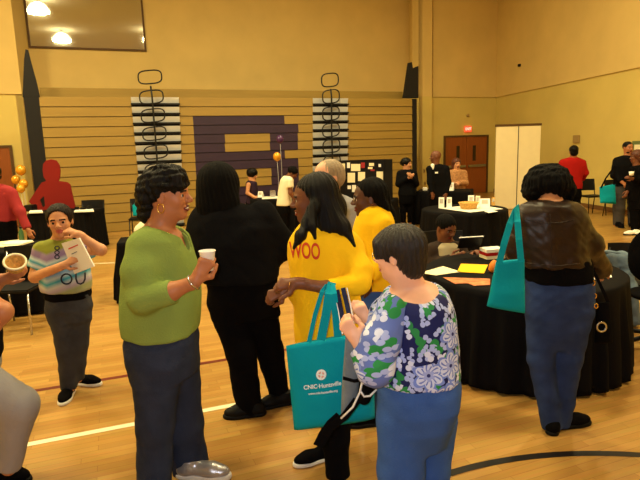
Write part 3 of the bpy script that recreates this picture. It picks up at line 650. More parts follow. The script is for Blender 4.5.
# chairs
def make_chair(label, group=None):
    t = empty('chair', (0, 0, 0), 0, label, 'chair', group)
    b = B(); b.obox((0, 0, .445), (.46, .44, .035), None, 0, .012); b.build('seat', MT['plastic_black'], t)
    b = B(); n = 12; rows = []
    for j in range(5):
        z = .56+.27*j/4; rows.append([( -.23+.46*i/n, .215+.05*j/4-.05*(1-((i/n-.5)*2)**2)*-1, z) for i in range(n+1)])
    vs = [[b.bm.verts.new(p) for p in r] for r in rows]; vb = [[b.bm.verts.new((p[0], p[1]+.02, p[2])) for p in r] for r in rows]
    for j in range(4):
        for i in range(n): b.bm.faces.new([vs[j][i], vs[j][i+1], vs[j+1][i+1], vs[j+1][i]]); b.bm.faces.new([vb[j][i+1], vb[j][i], vb[j+1][i], vb[j+1][i+1]])
    for i in range(n): b.bm.faces.new([vs[0][i+1], vs[0][i], vb[0][i], vb[0][i+1]]); b.bm.faces.new([vs[4][i], vs[4][i+1], vb[4][i+1], vb[4][i]])
    for j in range(4): b.bm.faces.new([vs[j][0], vs[j+1][0], vb[j+1][0], vb[j][0]]); b.bm.faces.new([vs[j+1][n], vs[j][n], vb[j][n], vb[j+1][n]])
    b.build('backrest', MT['plastic_black'], t)
    for sx in (-1, 1):
        B().tube([(sx*.21, -.19, .43), (sx*.225, -.23, .0)], .011).build('leg', MT['steel_black'], t)
        B().tube([(sx*.215, .20, .43), (sx*.225, .27, .0)], .011).build('leg', MT['steel_black'], t)
        B().tube([(sx*.215, .19, .42), (sx*.215, .24, .60), (sx*.21, .27, .78)], .010).build('back_post', MT['steel_black'], t)
    return t
def place(px, Y, rz, label, src=[None]):
    if src[0] is None: c = src[0] = make_chair(label)
    else: c = copy_tree(src[0]); c['label'] = label
    p = aty(px, 400, Y); c.location = (p[0], Y, 0); c.rotation_euler = (0, 0, rz); return c
a_ = math.atan2(BU[1], BU[0])
def office_chair(px, Y):
    p = aty(px, 400, Y); t = empty('office_chair', (p[0], Y, 0), math.radians(-25), 'rounded black office chair at the right photo edge beside the denim jacket', 'chair')
    implicit('backrest', [ell((0, .2, .77), (.235, .045, .25), k=.02), ell((0, .19, .66), (.215, .045, .16), k=.05)], .01, MT['black'], t); implicit('seat', [ell((0, -.02, .46), (.24, .23, .05))], .012, MT['black'], t)
    B().tube([(0, .2, .6), (0, .24, .48), (0, .16, .40), (0, 0, .40)], .022).build('back_post', MT['steel_black'], t); B().tube([(0, 0, .42), (0, 0, .09)], .028).build('gas_column', MT['steel_black'], t)
    for k in range(5):
        a = 2*math.pi*k/5; B().tube([(0, 0, .11), (.27*math.cos(a), .27*math.sin(a), .07)], .02).build('foot', MT['plastic_black'], t); B().lathe([(.012, -.012), (.03, -.012), (.03, .012), (.012, .012)], (.27*math.cos(a), .27*math.sin(a), .031), 14, tilt=Matrix.Rotation(math.pi/2, 3, 'X')).build('caster', MT['rubber'], t)
place(109, 11.15, a_-.3, 'black plastic chair at the foot of the bleachers beside the left table')
place(581, 12.8, .15, 'black plastic chair by the right wall behind the man in red')
place(608, 12.3, .15, 'black plastic chair by the right wall behind the hanging teal bag')
place(388, 11.6, .4, 'black plastic chair before the bleachers left of the woman in the black suit')
place(157, 11.2, a_-.2, 'black plastic chair by the bleachers hidden behind the hair of the green sweater woman')
place(446, 5.62, math.pi*0, 'black plastic chair the small boy sits on at the round table')
cd = place(626, 5.17, math.radians(-20), 'black plastic chair with a denim jacket draped over it'); cd.scale = (.92, .92, .87)
office_chair(651, 4.47)
place(-62, 2.72, math.radians(90), 'black chair under the person in light grey trousers')
cl = place(31, 5.5, 0, 'black chair with silver legs before the near left table')
for ch in cl.children:
    if ch.name.startswith(('leg', 'back_post')):
        ch.data = ch.data.copy(); ch.data.materials[0] = MT['silver']; ch['label'] = 'silver tube'
# ------------------------------------------------------------------ standing and hanging things
# tri-fold board
tfw = [onplane(x, 200, BL-BN*3.2, BN) for x in (338, 358, 384.5)]
pb0 = atz(338, 201, .74)
_, ha, hb = far_table('black tablecloth on the table carrying the black display board', 333, 392, 201, .7, 12)
YB = (ha+hb)/2+WN*.35
bd = empty('display_board', (YB[0], YB[1], .742), 0, 'black folding display board covered with white sheets before the bleachers', 'display board')
bo_ = np.array([YB[0], YB[1], .742]); pl_n = np.array([0, 1., 0]); bx = lambda x, y: onplane(x, y, bo_, pl_n)-bo_
c4 = [bx(339.5, 160.5), bx(384, 160.5)]; top = c4[0][2]; xl, xr = c4[0][0], c4[1][0]
B().prism([(xl, 0, 0), (xr, 0, 0), (xr, 0, top), (xl, 0, top)], (0, .03, 0)).build('center_panel', MT['plastic_black'], bd)
for s_, xx in ((-1, xl), (1, xr)): B().prism([(xx, -.005, 0), (xx+s_*.14, -.18, 0), (xx+s_*.14, -.18, top), (xx, -.005, top)], (0, .03, 0)).build('side_panel', MT['plastic_black'], bd)
for (x0, x1, y0, y1, m) in ((341, 345, 163.5, 173.5, 'cream_paper'), (347, 350, 162.5, 168, 'white'), (351, 360.3, 164, 171, 'cream_paper'), (361, 364.8, 162.5, 168, 'pink'), (369, 374, 163, 166, 'cream_paper'), (368, 372.5, 167, 169, 'cream_paper'),
        (347.5, 355, 172.8, 182.5, 'cream_paper'), (358, 365, 172, 181, 'cream_paper'), (376.5, 383, 171.5, 181, 'cream_paper'), (378.5, 381, 164, 167, 'white'), (370.5, 374.5, 169.3, 171, 'pink'), (377, 383, 183, 188, 'white'), (342, 344, 175, 181, 'grey_mesh'), (347.5, 351, 185.5, 189, 'white'), (352, 356, 185, 192, 'white')):
    q = [bx(x0, y1), bx(x1, y1), bx(x1, y0), bx(x0, y0)]; B().prism([(p[0], -.004, p[2]) for p in q], (0, .003, 0)).build('sheet', MT[m], bd)
# red life-size standee
SY = 10.7; so = aty(52, 400, SY); so[2] = 0
sp_ = lambda x, y: (lambda p: (p[0], 0, p[2]))(aty(x, y, SY)-so)
sil = [(42, 247), (42, 215), (34, 208), (28.8, 201.5), (33, 195), (41.5, 182.5), (46, 181), (45.5, 179.5), (43.5, 177), (42.6, 170), (43, 164), (46, 160.5), (51, 159.3), (56, 160.5), (59.3, 165), (60.2, 171), (59.6, 178), (58.3, 181), (67, 182.2), (70, 184.5), (72.5, 196), (75.5, 208), (74, 222), (71, 224), (70, 247)]
sil2 = [(39.5, 200), (42.5, 207.5), (45, 206), (44, 196)]
sd = empty('standee', so, 0, 'flat red life-size cut-out of a person with hand on hip', 'standee')
bm = bmesh.new(); vo = [bm.verts.new(sp_(*p)) for p in sil]; eo = [bm.edges.new((vo[i], vo[(i+1) % len(vo)])) for i in range(len(vo))]; vi = [bm.verts.new(sp_(*p)) for p in sil2]; eo += [bm.edges.new((vi[i], vi[(i+1) % 4])) for i in range(4)]
bmesh.ops.triangle_fill(bm, use_beauty=True, edges=eo); ex = bmesh.ops.extrude_face_region(bm, geom=bm.faces[:]); bmesh.ops.translate(bm, verts=[v for v in ex['geom'] if isinstance(v, bmesh.types.BMVert)], vec=(0, .025, 0))
bmesh.ops.recalc_face_normals(bm, faces=bm.faces[:]); me = bpy.data.meshes.new('cutout'); bm.to_mesh(me); bm.free(); link('cutout', me, MT['standee'], sd)
B().box((-.28, -.02, 0), (.28, .2, .02)).build('foot_plate', MT['standee'], sd)
# balloons
def balloon(label, x, y, r_px, Y, m, zend, group=None):
    p = aty(x, y, Y); r = r_px*Y/FPX; root = empty('balloon', p, 0, label, 'balloon', group)
    prof = [(.02*r, -1.12*r)]+[(r*math.sin(t)*(1-.12*(t/math.pi)), -r*math.cos(t)*(1.08 if t < 1.57 else 1)) for t in np.linspace(.12, 3.05, 16)]
    B().lathe(prof, n=20).build('skin', MT[m], root); B().lathe([(.10*r, -1.22*r), (.03*r, -1.1*r), (.12*r, -1.05*r)], n=10).build('knot', MT[m], root)
    B().tube([(0, 0, -1.2*r), (.01, 0, (zend-p[2])*.5), (0, 0, zend-p[2])], .003, 5).build('ribbon', MT['piping'], root)
balloon('uppermost gold balloon of the bunch by the left door', 20.8, 170, 5, 11.5, 'balloon_gold', .0)
balloon('gold balloon nearest the left door in the bunch', 15.8, 179.5, 4.3, 11.7, 'balloon_gold', .0)
balloon('gold balloon on the right of the bunch by the left door', 23.6, 183.5, 4.4, 11.45, 'balloon_gold', .0)
balloon('lowest gold balloon of the bunch by the left door', 20.8, 188.5, 4.2, 11.3, 'balloon_gold', .0)
balloon('single gold balloon in front of the purple bleacher letter', 277, 156.5, 4.2, 11.6, 'balloon_gold', .755)
balloon('dark purple balloon above the single gold one', 280, 139, 3.8, 11.7, 'balloon_purple', .755)
# folding divider in the corner
DY = 14.3; do = aty(519, 400, DY); do[2] = 0; dv = empty('folding_divider', do, 0, 'tall cream two-panel divider with dark top rail in the room corner', 'divider')
dp = lambda x, y: aty(x, y, DY)-do
x0, x1, x2 = dp(496.5, 126)[0], dp(518.8, 126)[0], dp(541, 126)[0]; zt = dp(518, 125)[2]
MT['divider'] = mat('cream laminate', (246, 232, 190), .55, var=.03)
B().box((x0, 0, .02), (x1-.012, .04, zt-.03)).build('panel', MT['divider'], dv); B().box((x1+.012, 0, .02), (x2, .04, zt-.03)).build('panel', MT['divider'], dv)
B().box((x0-.02, -.01, zt-.03), (x2+.02, .05, zt+.03)).build('top_rail', MT['trim'], dv); B().box((x1-.012, .005, .02), (x1+.012, .035, zt-.03)).build('hinge_strip', MT['steel_black'], dv)
for xx in (x0+.1, x2-.1): B().box((xx-.04, -.2, 0), (xx+.04, .24, .025)).build('foot', MT['steel_black'], dv)
# exit sign and wall fittings
ep = onplane(468, 129, PC-WN*.06, WN); eu = WU
MT['exit_glow'] = mat('red lit sign', (255, 96, 60), .5, emit=.8); MT['exit_text'] = mat('sign lettering', (255, 236, 214), .5, emit=.9)
es = empty('exit_sign', ep, a_-.01, 'small red lit exit sign above the double door', 'sign')
B().box((-.14, -.02, -.10), (.14, .02, .10), bev=.006).build('housing', MT['exit_glow'], es)
def text_obj(name, body, size, m, parent, loc, rot, align='CENTER', extrude=.001):
    cu = bpy.data.curves.new(name, 'FONT'); cu.body = body; cu.size = size; cu.align_x = align; cu.align_y = 'CENTER'; cu.extrude = extrude; cu.offset = size*.02 if name != 'lettering' or size > .1 else size*.025
    t = bpy.data.objects.new(name, cu); COL.objects.link(t); bpy.context.view_layer.update(); me = bpy.data.meshes.new_from_object(t.evaluated_get(bpy.context.evaluated_depsgraph_get())); bpy.data.objects.remove(t)
    o = link(name, me, m, parent); o.location = loc; o.rotation_euler = rot; return o
text_obj('lettering', 'EXIT', .12, MT['exit_text'], es, (0, -.024, 0), (math.pi/2, 0, 0))
wp = onplane(576.3, 139, PD-RO_*.03, RO_); ra = math.atan2(RU[1], RU[0])
wpn = empty('wall_panel', wp, ra, 'beige control panel on the right wall above the man in red', 'wall panel')
B().box((-.14, -.02, -.10), (.14, .02, .10), bev=.008).build('casing', MT['grey_plate'], wpn)
B().box((-.09, -.026 if RO_[0] < 0 else .015, -.05), (.09, -.015 if RO_[0] < 0 else .026, .05)).build('display', MT['cream'], wpn)
for (x, y, l) in ((424.3, 171, 'left one of two switch plates on the wall above the far table'), (427.6, 171, 'switch plate nearer the suited man on the far wall'), (425, 183.5, 'low outlet plate on the wall just above the far table')):
    p = onplane(x, y, PC-WN*.19, WN); r = empty('switch_plate', p, a_, l, 'switch plate'); B().box((-.035, -.006, -.06), (.035, .0, .06)).build('plate', MT['grey_plate'], r); B().box((-.01, -.014, -.02), (.01, -.006, .02)).build('toggle', MT['trim'], r)
cp = onplane(519.5, 65.3, PD-RO_*.06, RO_); r = empty('sensor', cp, 0, 'tiny dark and white sensor high on the right wall', 'sensor')
B().lathe([(.05, -.04), (.06, 0), (.05, .04)], n=14).build('casing', MT['plastic_black'], r); B().box((.03, -.03, -.03), (.09, .03, .03), bev=.01).build('mount', MT['white'], r)
cp = onplane(468, 115.5, PC-WN*.03, WN); r = empty('alarm', cp, 0, 'tiny round alarm on the wall above the exit sign', 'alarm'); B().lathe([(.05, -.03), (.05, .03), (.02, .05)], n=12).build('casing', MT['grey_plate'], r)
pf = onplane(638.5, 150, PD-RO_*.03, RO_); r = empty('notice', pf, ra, 'green framed notice on the right wall at the photo edge', 'notice'); B().box((-.2, -.015, -.2), (.2, .015, .2)).build('frame', mat('green frame', (104, 120, 74), .6), r); B().box((-.12, -.02, -.12), (.12, .02, .12)).build('sheet', MT['cream_paper'], r)
# denim jacket draped over the chair
def jacket():
    root = empty('jacket', (*cd.location[:2], 0), 0, 'faded denim jacket draped over the chair at the right of the round table', 'jacket'); o = np.array([*cd.location[:2], 0.])
    p = lambda x, y, Y: aty(x, y, Y)-o; u = .0092; Y0 = 5.05
    P = [cone(p(607, 256, Y0), p(624, 258, Y0), .05, .05, .05), cone(p(610, 262, Y0), p(611, 320, Y0), .08, .09, .05), cone(p(621, 262, Y0), p(627, 322, Y0), .07, .09, .05), cone(p(622, 258, Y0), p(631, 288, Y0-.1), .06, .055, .04), cone(p(631, 288, Y0-.1), p(635, 324, Y0-.1), .055, .05, .03, True)]
    d = lambda X, Y, Z: .007*wob(X, Y, Z, 26, 4)+.004*wob(X, Y, Z, 60, 5)
    implicit('denim_shell', P, .009, MT['denim_light'], root, d)
    implicit('collar', [cone(p(603, 252, Y0-.02), p(622, 254, Y0-.02), .022, .02, .02)], .007, MT['denim_light'], root, d)
jacket()
hk = empty('cane', aty(600, 400, 4.95)*np.array([1, 1, 0]), 0, 'dark cane with a hooked handle leaning by the denim jacket', 'cane'); o_ = np.array(hk.location)
B().tube([aty(602.5, 300, 4.95)*np.array([1, 1, 0])-o_]+[aty(x, y, 4.95)-o_ for x, y in ((602.5, 262), (602.3, 250), (601.8, 244), (600, 240.5), (597.5, 239.3), (595.5, 240))], .013, 8).build('shaft', MT['plastic_black'], hk)
# ------------------------------------------------------------------ bags
def tote(label, corners, Y, thick, m='teal', straps=(), belly=1.0, name='tote_bag', cat='bag', seed=1):
    """corners TL, TR, BR, BL as (px, py, dY)"""
    K = [aty(x, y, Y+d) for x, y, d in corners]; o = sum(K)/4; root = empty(name, o, 0, label, cat); K = [k-o for k in K]; n = 22; V = []; nrm = unit(np.cross(K[3]-K[0], K[1]-K[0])); nrm = -nrm if nrm[1] > 0 else nrm
    front = lambda u, v: (K[0]*(1-u)+K[1]*u)*(1-v)+(K[3]*(1-u)+K[2]*u)*v
    tk = lambda u, v: thick*(max(0, math.sin(math.pi*min(max(u, 0), 1)))**.45)*(.25+.75*min(1, v*1.6))*(1-max(0, v-.93)/.07*.6)*belly
    for sgn in (1, -1):
        for j in range(n+1):
            for i in range(n+1):
                u, v = i/n, j/n; q = front(u, v); V.append(q+nrm*(sgn*tk(u, v)/2+sgn*.004+.006*float(wob(q[0], q[1], q[2], 16, seed))))
    Nn = (n+1)**2; ix = lambda s, j, i: s*Nn+j*(n+1)+i; Fq = []
    for j in range(n):
        for i in range(n): Fq += [(ix(0, j, i), ix(0, j+1, i), ix(0, j+1, i+1), ix(0, j, i+1)), (ix(1, j, i), ix(1, j, i+1), ix(1, j+1, i+1), ix(1, j+1, i))]
    for i in range(n): Fq += [(ix(0, n, i), ix(1, n, i), ix(1, n, i+1), ix(0, n, i+1)), (ix(0, 0, i+1), ix(1, 0, i+1), ix(1, 0, i), ix(0, 0, i))]
    for j in range(n): Fq += [(ix(0, j, 0), ix(1, j, 0), ix(1, j+1, 0), ix(0, j+1, 0)), (ix(0, j+1, n), ix(1, j+1, n), ix(1, j, n), ix(0, j, n))]
    link('pouch', raw_mesh('pouch', V, Fq), MT[m], root, True)
    for pts, wpx, mm in straps:
        P = [aty(x, y, Y+d)-o for x, y, d in pts]; w = wpx*Y/FPX/2; ws = []
        for i in range(len(P)):
            t = unit(P[min(i+1, len(P)-1)]-P[max(i-1, 0)]); ws.append(Vector(unit(np.cross(t, np.array([0, 1., 0])))*w))
        B().ribbon(P, ws, .0015).build('strap', MT[mm], root)
    return root, front, tk, nrm
def bag_text(bag, body, u0, v0, size, m, ur, vr, name='lettering'):
    """lettering laid on the bag front: ur, vr = bag width and height in metres"""
    root, front, tk, nrm = bag; o = text_obj(name, body, size, MT[m], root, (0, 0, 0), (0, 0, 0), extrude=0)
    for vx in o.data.vertices:
        u = u0+vx.co.x/ur; v = v0-vx.co.y/vr; q = front(u, v); vx.co = Vector(q+nrm*(tk(u, v)/2+.008+.006*float(wob(q[0], q[1], q[2], 16, 1))))
    return o
BY = 2.42
tb1 = tote('teal tote bag with a white logo hanging from the forearm of the lettered yellow shirt', [(286, 346, 0), (372, 331, .04), (375, 418, .04), (294, 429, 0)], BY, .09,
    straps=[([(309, 342, -.02), (315, 315, -.02), (322, 292, -.03), (326, 286, 0), (330, 286, .05)], 4.5, 'teal'), ([(321, 340, -.05), (326, 315, -.05), (329, 294, -.06), (331, 285, -.02), (332, 285, .05)], 9, 'teal'),
            ([(338, 337, -.05), (336, 315, -.05), (333, 294, -.06), (331, 285, -.02)], 8, 'teal')])
bag_text(tb1, 'CNIC\u00b7Huntsville', .375, .485, .0255, 'print_white', .39, .39)
bag_text(tb1, 'www.cnic-huntsville.org', .375, .56, .0138, 'print_white', .39, .39)
def bag_disc(bag, u0, v0, r, ur, vr):
    root, front, tk, nrm = bag; bm = B(); S = lambda u, v, e: Vector(front(u, v)+nrm*(tk(u, v)/2+e+.006*float(wob(*front(u, v), 16, 1))))
    for (r0, r1, e, mi) in ((0, 1, .008, 0), (.28, .62, .0095, 1)):
        for k in range(24):
            a0, a1 = 2*math.pi*k/24, 2*math.pi*(k+1)/24
            if mi and k % 6 > 3: continue
            qs = [bm.bm.verts.new(S(u0+r*rr*math.cos(a)/ur, v0-r*rr*math.sin(a)/vr, e)) for rr, a in ((max(r0, .02), a0), (r1, a0), (r1, a1), (max(r0, .02), a1))]; bm.bm.faces.new(qs).material_index = mi
    return bm.build('logo', [MT['print_white'], mat('pale red print', (226, 170, 160), .8)], root)
bag_disc(tb1, .37, .36, .023, .39, .39)
tb2 = tote('teal tote bag hanging from the shoulder of the woman in the leather jacket', [(496, 262, -.02), (524, 259, -.02), (525, 313, 0), (487, 306, 0)], 2.93, .07, seed=3,
    straps=[([(499, 264, -.04), (504, 244, -.03), (510, 224, .0), (515, 211, .06), (519, 207, .14)], 6.5, 'teal'), ([(521, 261, -.04), (519, 240, -.03), (517.5, 222, .0), (517, 210, .06), (519, 207, .14)], 6.5, 'teal')])
tb3 = tote('teal bag with a black strap hanging beside the man in black at the right', [(599.5, 187, 0), (615, 184, 0), (616, 204, 0), (600, 203, 0)], 10.85, .12, seed=5, straps=[([(601, 188, -.02), (606, 178, -.02), (612, 170, .0), (615, 166, .06)], 1.6, 'black'), ([(614, 185, -.02), (614.5, 175, -.02), (615, 166, .06)], 1.4, 'black')])
tb4 = tote('teal bag peeping out behind the hair of the woman in the green sweater', [(132.5, 205, 0), (146, 205, 0), (146, 216, 0), (133, 216, 0)], 11.05, .1, seed=6, straps=[([(134, 205, 0), (138, 198, 0), (144, 205, 0)], 1.2, 'teal')])
# grey and black bag with white piping held by the woman in the floral blouse
g1 = tote('grey and black bag with white piping held in front of the floral blouse', [(346, 331, 0), (366, 328, .03), (357, 401, .03), (341, 418, 0)], 2.26, .05, 'grey_mesh', name='sling_bag', seed=8,
    straps=[([(343, 288, .14), (347, 305, .08), (351, 324, .0)], 5, 'navy'), ([(337, 290, .14), (341, 310, .08), (345, 334, .0)], 5, 'navy'), ([(347, 288, .15), (350.5, 305, .09), (354, 324, .0)], 1.2, 'piping'), ([(334.5, 291, .14), (338.5, 311, .08), (342.5, 334, .0)], 1.2, 'piping'),
            ([(340, 416, -.01), (331, 424, -.01), (324, 434, -.01), (318, 446, .0)], 11, 'black'), ([(357, 400, -.02), (345, 416, -.03), (330, 428, -.02), (321, 444, .0)], 9, 'black')])
go = g1[0]; oo = np.array(go.location); gp = lambda x, y, d=-.06: aty(x, y, 2.26+d)-oo
implicit('black_panel', [cone(gp(366, 345, .0), gp(372, 372, .0), .03, .05, .04), cone(gp(372, 372, .0), gp(364, 398, .0), .05, .03, .04)], .005, MT['black'], go)
B().tube([gp(363, 342), gp(364.5, 360), gp(363.5, 376), gp(360, 392), gp(353, 407), gp(341, 418.5)], .0045).build('piping', MT['piping'], go)
B().tube([gp(360.5, 391), gp(364, 396.5), gp(370, 396), gp(378, 388)], .0045).build('piping', MT['piping'], go)
B().ribbon([gp(343, 378, -.035), gp(354, 381, -.05), gp(364, 379.5, -.03)], Vector((0, 0, .007)), .003).build('pocket_hem', MT['black'], go)
# black handbag of the woman in the leather jacket
hb_, *_ = tote('small black handbag with shiny clasp hanging at the jeans of the woman in leather', [(597, 303, 0), (609, 302, 0), (612.5, 342, 0), (595, 343, 0)], 3.12, .07, 'black', name='handbag', straps=[([(596, 302, -.02), (593, 285, .0), (590, 268, .03)], 3, 'black'), ([(608, 302, -.02), (600, 284, .0), (592, 268, .03)], 3, 'black')])
ho = np.array(hb_.location); hp = lambda x, y, d=-.055: aty(x, y, 3.12+d)-ho
B().tube([hp(601.5+4.6*math.cos(t), 327+4.6*math.sin(t)) for t in np.linspace(0, 6.283, 18, endpoint=False)], .006, 8, True).build('clasp', MT['silver'], hb_)
for x, y in ((593, 283), (594.5, 296), (596, 306)): B().tube([hp(x+1.8*math.cos(t), y+2.4*math.sin(t)) for t in np.linspace(0, 6.283, 12, endpoint=False)], .004, 6, True).build('buckle', MT['gold'], hb_)
# ------------------------------------------------------------------ people close to the camera
def gl_(P, x, y):      # ground point in a person's local frame
    return (atz(x, y, 0)-P.o)[:2]
# woman in the olive green sweater
def green_woman():
    s = Person('woman in an olive green V-neck sweater holding a white cup, in profile', 165, 2.75)
    s.head(168, 196, 0, 51, -4, 2, 0, smile=True, neck=(158, 234, 0, 13), nr=.25)
    T = [(226, 145, 170, 0, .08), (234, 138, 179, 0, .15), (242, 133, 187, 0, .19), (256, 129, 192, 0, .205), (272, 127, 197, 0, .21), (290, 125, 200, 0, .215), (310, 124, 201, 0, .22), (328, 124, 200, 0, .225), (343, 126, 199, 0, .225)]
    arm = [(147, 246, -.15, 14.5), (142, 296, -.24, 12), (196, 283, -.27, 6.2)]
    arm2 = [(158, 246, .16, 13), (166, 298, .2, 10), (184, 286, .1, 6)]
    s.body += [s.loft(T, -.022)]+s.chain([(145, 246, -.15, 11), (143, 297, -.24, 9.5), (170, 292, -.26, 9), (196, 281, -.27, 6)])+s.chain([arm2[0][:3]+(10,), arm2[1][:3]+(8,), arm2[2]])
    leg1 = [(157, 362, -.08, 27), (155, 424, -.10, 17.5), (154, 505, -.09, 17)]; leg2 = [(174, 362, .08, 25), (184, 424, .08, 18.5), (191, 470, .08, 17.5)]
    s.body += s.chain(leg1, off=-.02)+s.chain(leg2, off=-.02)
    # hand around the cup
    w = s.p(196, 279, -.27); s.hand(w, s.p(211, 256, -.26)-w, (.5, -.8, .3), 1, .195, (1.05, 1.1, 1.15, 1.2), .5)
    w2 = s.p(184, 286, .1); s.hand(w2, (.3, -.3, -1), (0, 1, 0), -1, .12, (1.2,)*4)
    s.finish('skin_brown')
    nk = s.p(180, 238, -.02)
    vcut = [cone(s.p(163, 218, i*.05), s.p(187, 247, i*.03), s.m(15), s.m(5), .01, op='s') for i in (-1, 1)]
    s.garment('sweater', [s.loft(T)]+s.chain([(146, 247, -.13, 17), (142, 272, -.19, 17.5), (143, 298, -.24, 15)], .05)+s.chain([(143, 298, -.24, 15), (173, 291, -.26, 12.2)], .03, flat=True)+s.chain([arm2[0][:3]+(15,), arm2[1][:3]+(13,), arm2[2][:3]+(11,)], .04)+vcut, 'green', (.006, 15, 3))
    s.garment('jeans', [s.loft([(334, 130, 196, 0, .19), (350, 127, 199, 0, .215), (366, 130, 199, 0, .21), (384, 134, 198, 0, .18)], k=.05)]+s.chain(leg1, .04)+s.chain(leg2, .04, flat=True), 'jean_dark', (.006, 18, 8))
    jn = s.root.children[-1]; s.trace(jn, [(150, 352), (151, 380), (152.5, 420), (153, 476)], .003, 'stitch', 'stitching'); s.trace(jn, [(131, 352), (137, 360), (147, 361)], .003, 'stitch', 'stitching')
    x, y = gl_(s, 193, 476); s.shoe(x, y, -8, .27, 'silver_shoe', 'sole'); x, y = gl_(s, 156, 511); s.shoe(x, y, -10, .26, 'silver_shoe', 'sole')
    s.hair([s.H((-.07, 0, .22), (.48, .41, .39)), s.H((-.38, 0, .02), (.24, .34, .36), .1), s.H((-.42, 0, -.28), (.21, .26, .28), .1), s.H((.10, 0, .46), (.24, .30, .12), .1), s.H((.27, -.08, .34), (.14, .28, .14), .1), s.H((.33, -.12, .22), (.08, .20, .10), .06),
            s.H((.46, 0, -.22), (.36, .5, .38), .03, 's'), s.H((.10, -.34, -.12), (.17, .12, .22), .04, 's'), s.H((.10, .34, -.12), (.17, .12, .22), .04, 's')], amp=.004, fr=15, rough=.010)
    e = s.T((-.02, -.40, -.20)); B().tube([tuple(e+np.array([.016*math.cos(t), -.004, .022*math.sin(t)])) for t in np.linspace(0, 6.283, 20, endpoint=False)], .0026, 6, True).build('hoop_earring', MT['gold'], s.root)
    c = s.p(193.5, 282.5, -.27); ax = unit(s.p(206, 268, -.27)-s.p(180, 289, -.27)); q1 = unit(np.cross(ax, [0, 0, 1.])); q2 = np.cross(ax, q1); r = s.m(7.4)
    for k in range(16): pass
    B().tube([tuple(c+(q1*math.cos(t)+q2*math.sin(t))*r) for t in np.linspace(0, 6.283, 24, endpoint=False)], .0045, 6, True).build('bracelet', MT['silver'], s.root)
    B().tube([tuple(s.p(x, y, d)) for x, y, d in ((168, 232, -.09), (174, 238, -.10), (180, 244, -.09), (183.5, 247, -.05), (184, 246, .0))], .0022, 6).build('necklace', MT['gold'], s.root)
    # cup
    cp = aty(207.5, 257, 2.75-.235); cu = empty('cup', cp-UP*.058, 0, 'white paper cup in the hand of the woman in the green sweater', 'cup')
    B().lathe([(.026, -.005), (.037, .085), (.039, .088), (.035, .085), (.027, .012), (.0, .012)], n=28).build('wall_paper', MT['white'], cu); B().tube([(.038*math.cos(t), .038*math.sin(t), .087) for t in np.linspace(0, 6.283, 28, endpoint=False)], .0025, 6, True).build('rim', MT['white'], cu)
green_woman()
# woman all in black, back view
def black_woman():
    s = Person('woman all in black seen from behind, long black hair', 240, 3.5, .006)
    s.head(217, 190, 0, 42, 70, 0, 0, eyes=False, neck=(220, 218, 0, 11), nr=.25)
    T = [(203, 205, 236, 0, .10), (209, 199, 250, 0, .13), (217, 194, 268, 0, .16), (230, 190, 279, 0, .19), (246, 191, 282, 0, .21), (262, 194, 281, 0, .215), (276, 200, 280, 0, .22), (286, 204, 279, 0, .22)]
    a1 = [(263, 218, 0, 13), (280, 249, .02, 12), (262, 262, .24, 7)]; a2 = [(204, 218, 0, 11), (196, 254, .0, 10), (214, 262, .25, 7)]
    s.body += [s.loft(T, -.03)]+s.chain(a1, off=-.012)+s.chain(a2, off=-.012)
    leg1 = [(226, 300, 0, 19), (241, 350, -.02, 15.5), (250, 413, -.02, 12.5)]; leg2 = [(257, 300, .05, 19), (270, 350, .12, 13.5), (280, 398, .14, 10)]
    s.body += s.chain(leg1, off=-.02)+s.chain(leg2, off=-.02)
    for a in (a1, a2): w = s.p(*a[2][:3]); s.hand(w, s.p(238, 262, .32)-w, (0, .3, 1), -1, .17, (.6,)*4)
    s.finish('skin_brown')
    s.garment('coat', [s.loft(T)]+s.chain([a1[0][:3]+(17,), (282, 246, .02, 13.5), (264, 262, .22, 12)], .05)+s.chain([a2[0][:3]+(13,), a2[1][:3]+(12,), a2[2][:3]+(11,)], .05), 'black_wool', (.009, 13, 4))
    s.garment('trousers', [s.loft([(280, 207, 277, 0, .18), (300, 209, 277, .01, .19), (322, 213, 279, .02, .15)], k=.05)]+s.chain(leg1, .03, flat=True)+s.chain(leg2, .03, flat=True), 'black', (.008, 14, 6))
    x, y = gl_(s, 253, 415); s.shoe(x, y, 188, .245, 'rubber', 'rubber', w=1.1); x, y = gl_(s, 284, 404); s.shoe(x, y, 200, .245, 'rubber', 'rubber', w=1.05)
    s.hair([s.ell(218, 184, .0, 21.5, 21, 23), s.ell(215, 205, -.05, 19, 14, 27, k=.04), s.ell(224, 206, -.05, 16, 13, 24, k=.04)], 'hair_matte', amp=.003, fr=30)
black_woman()
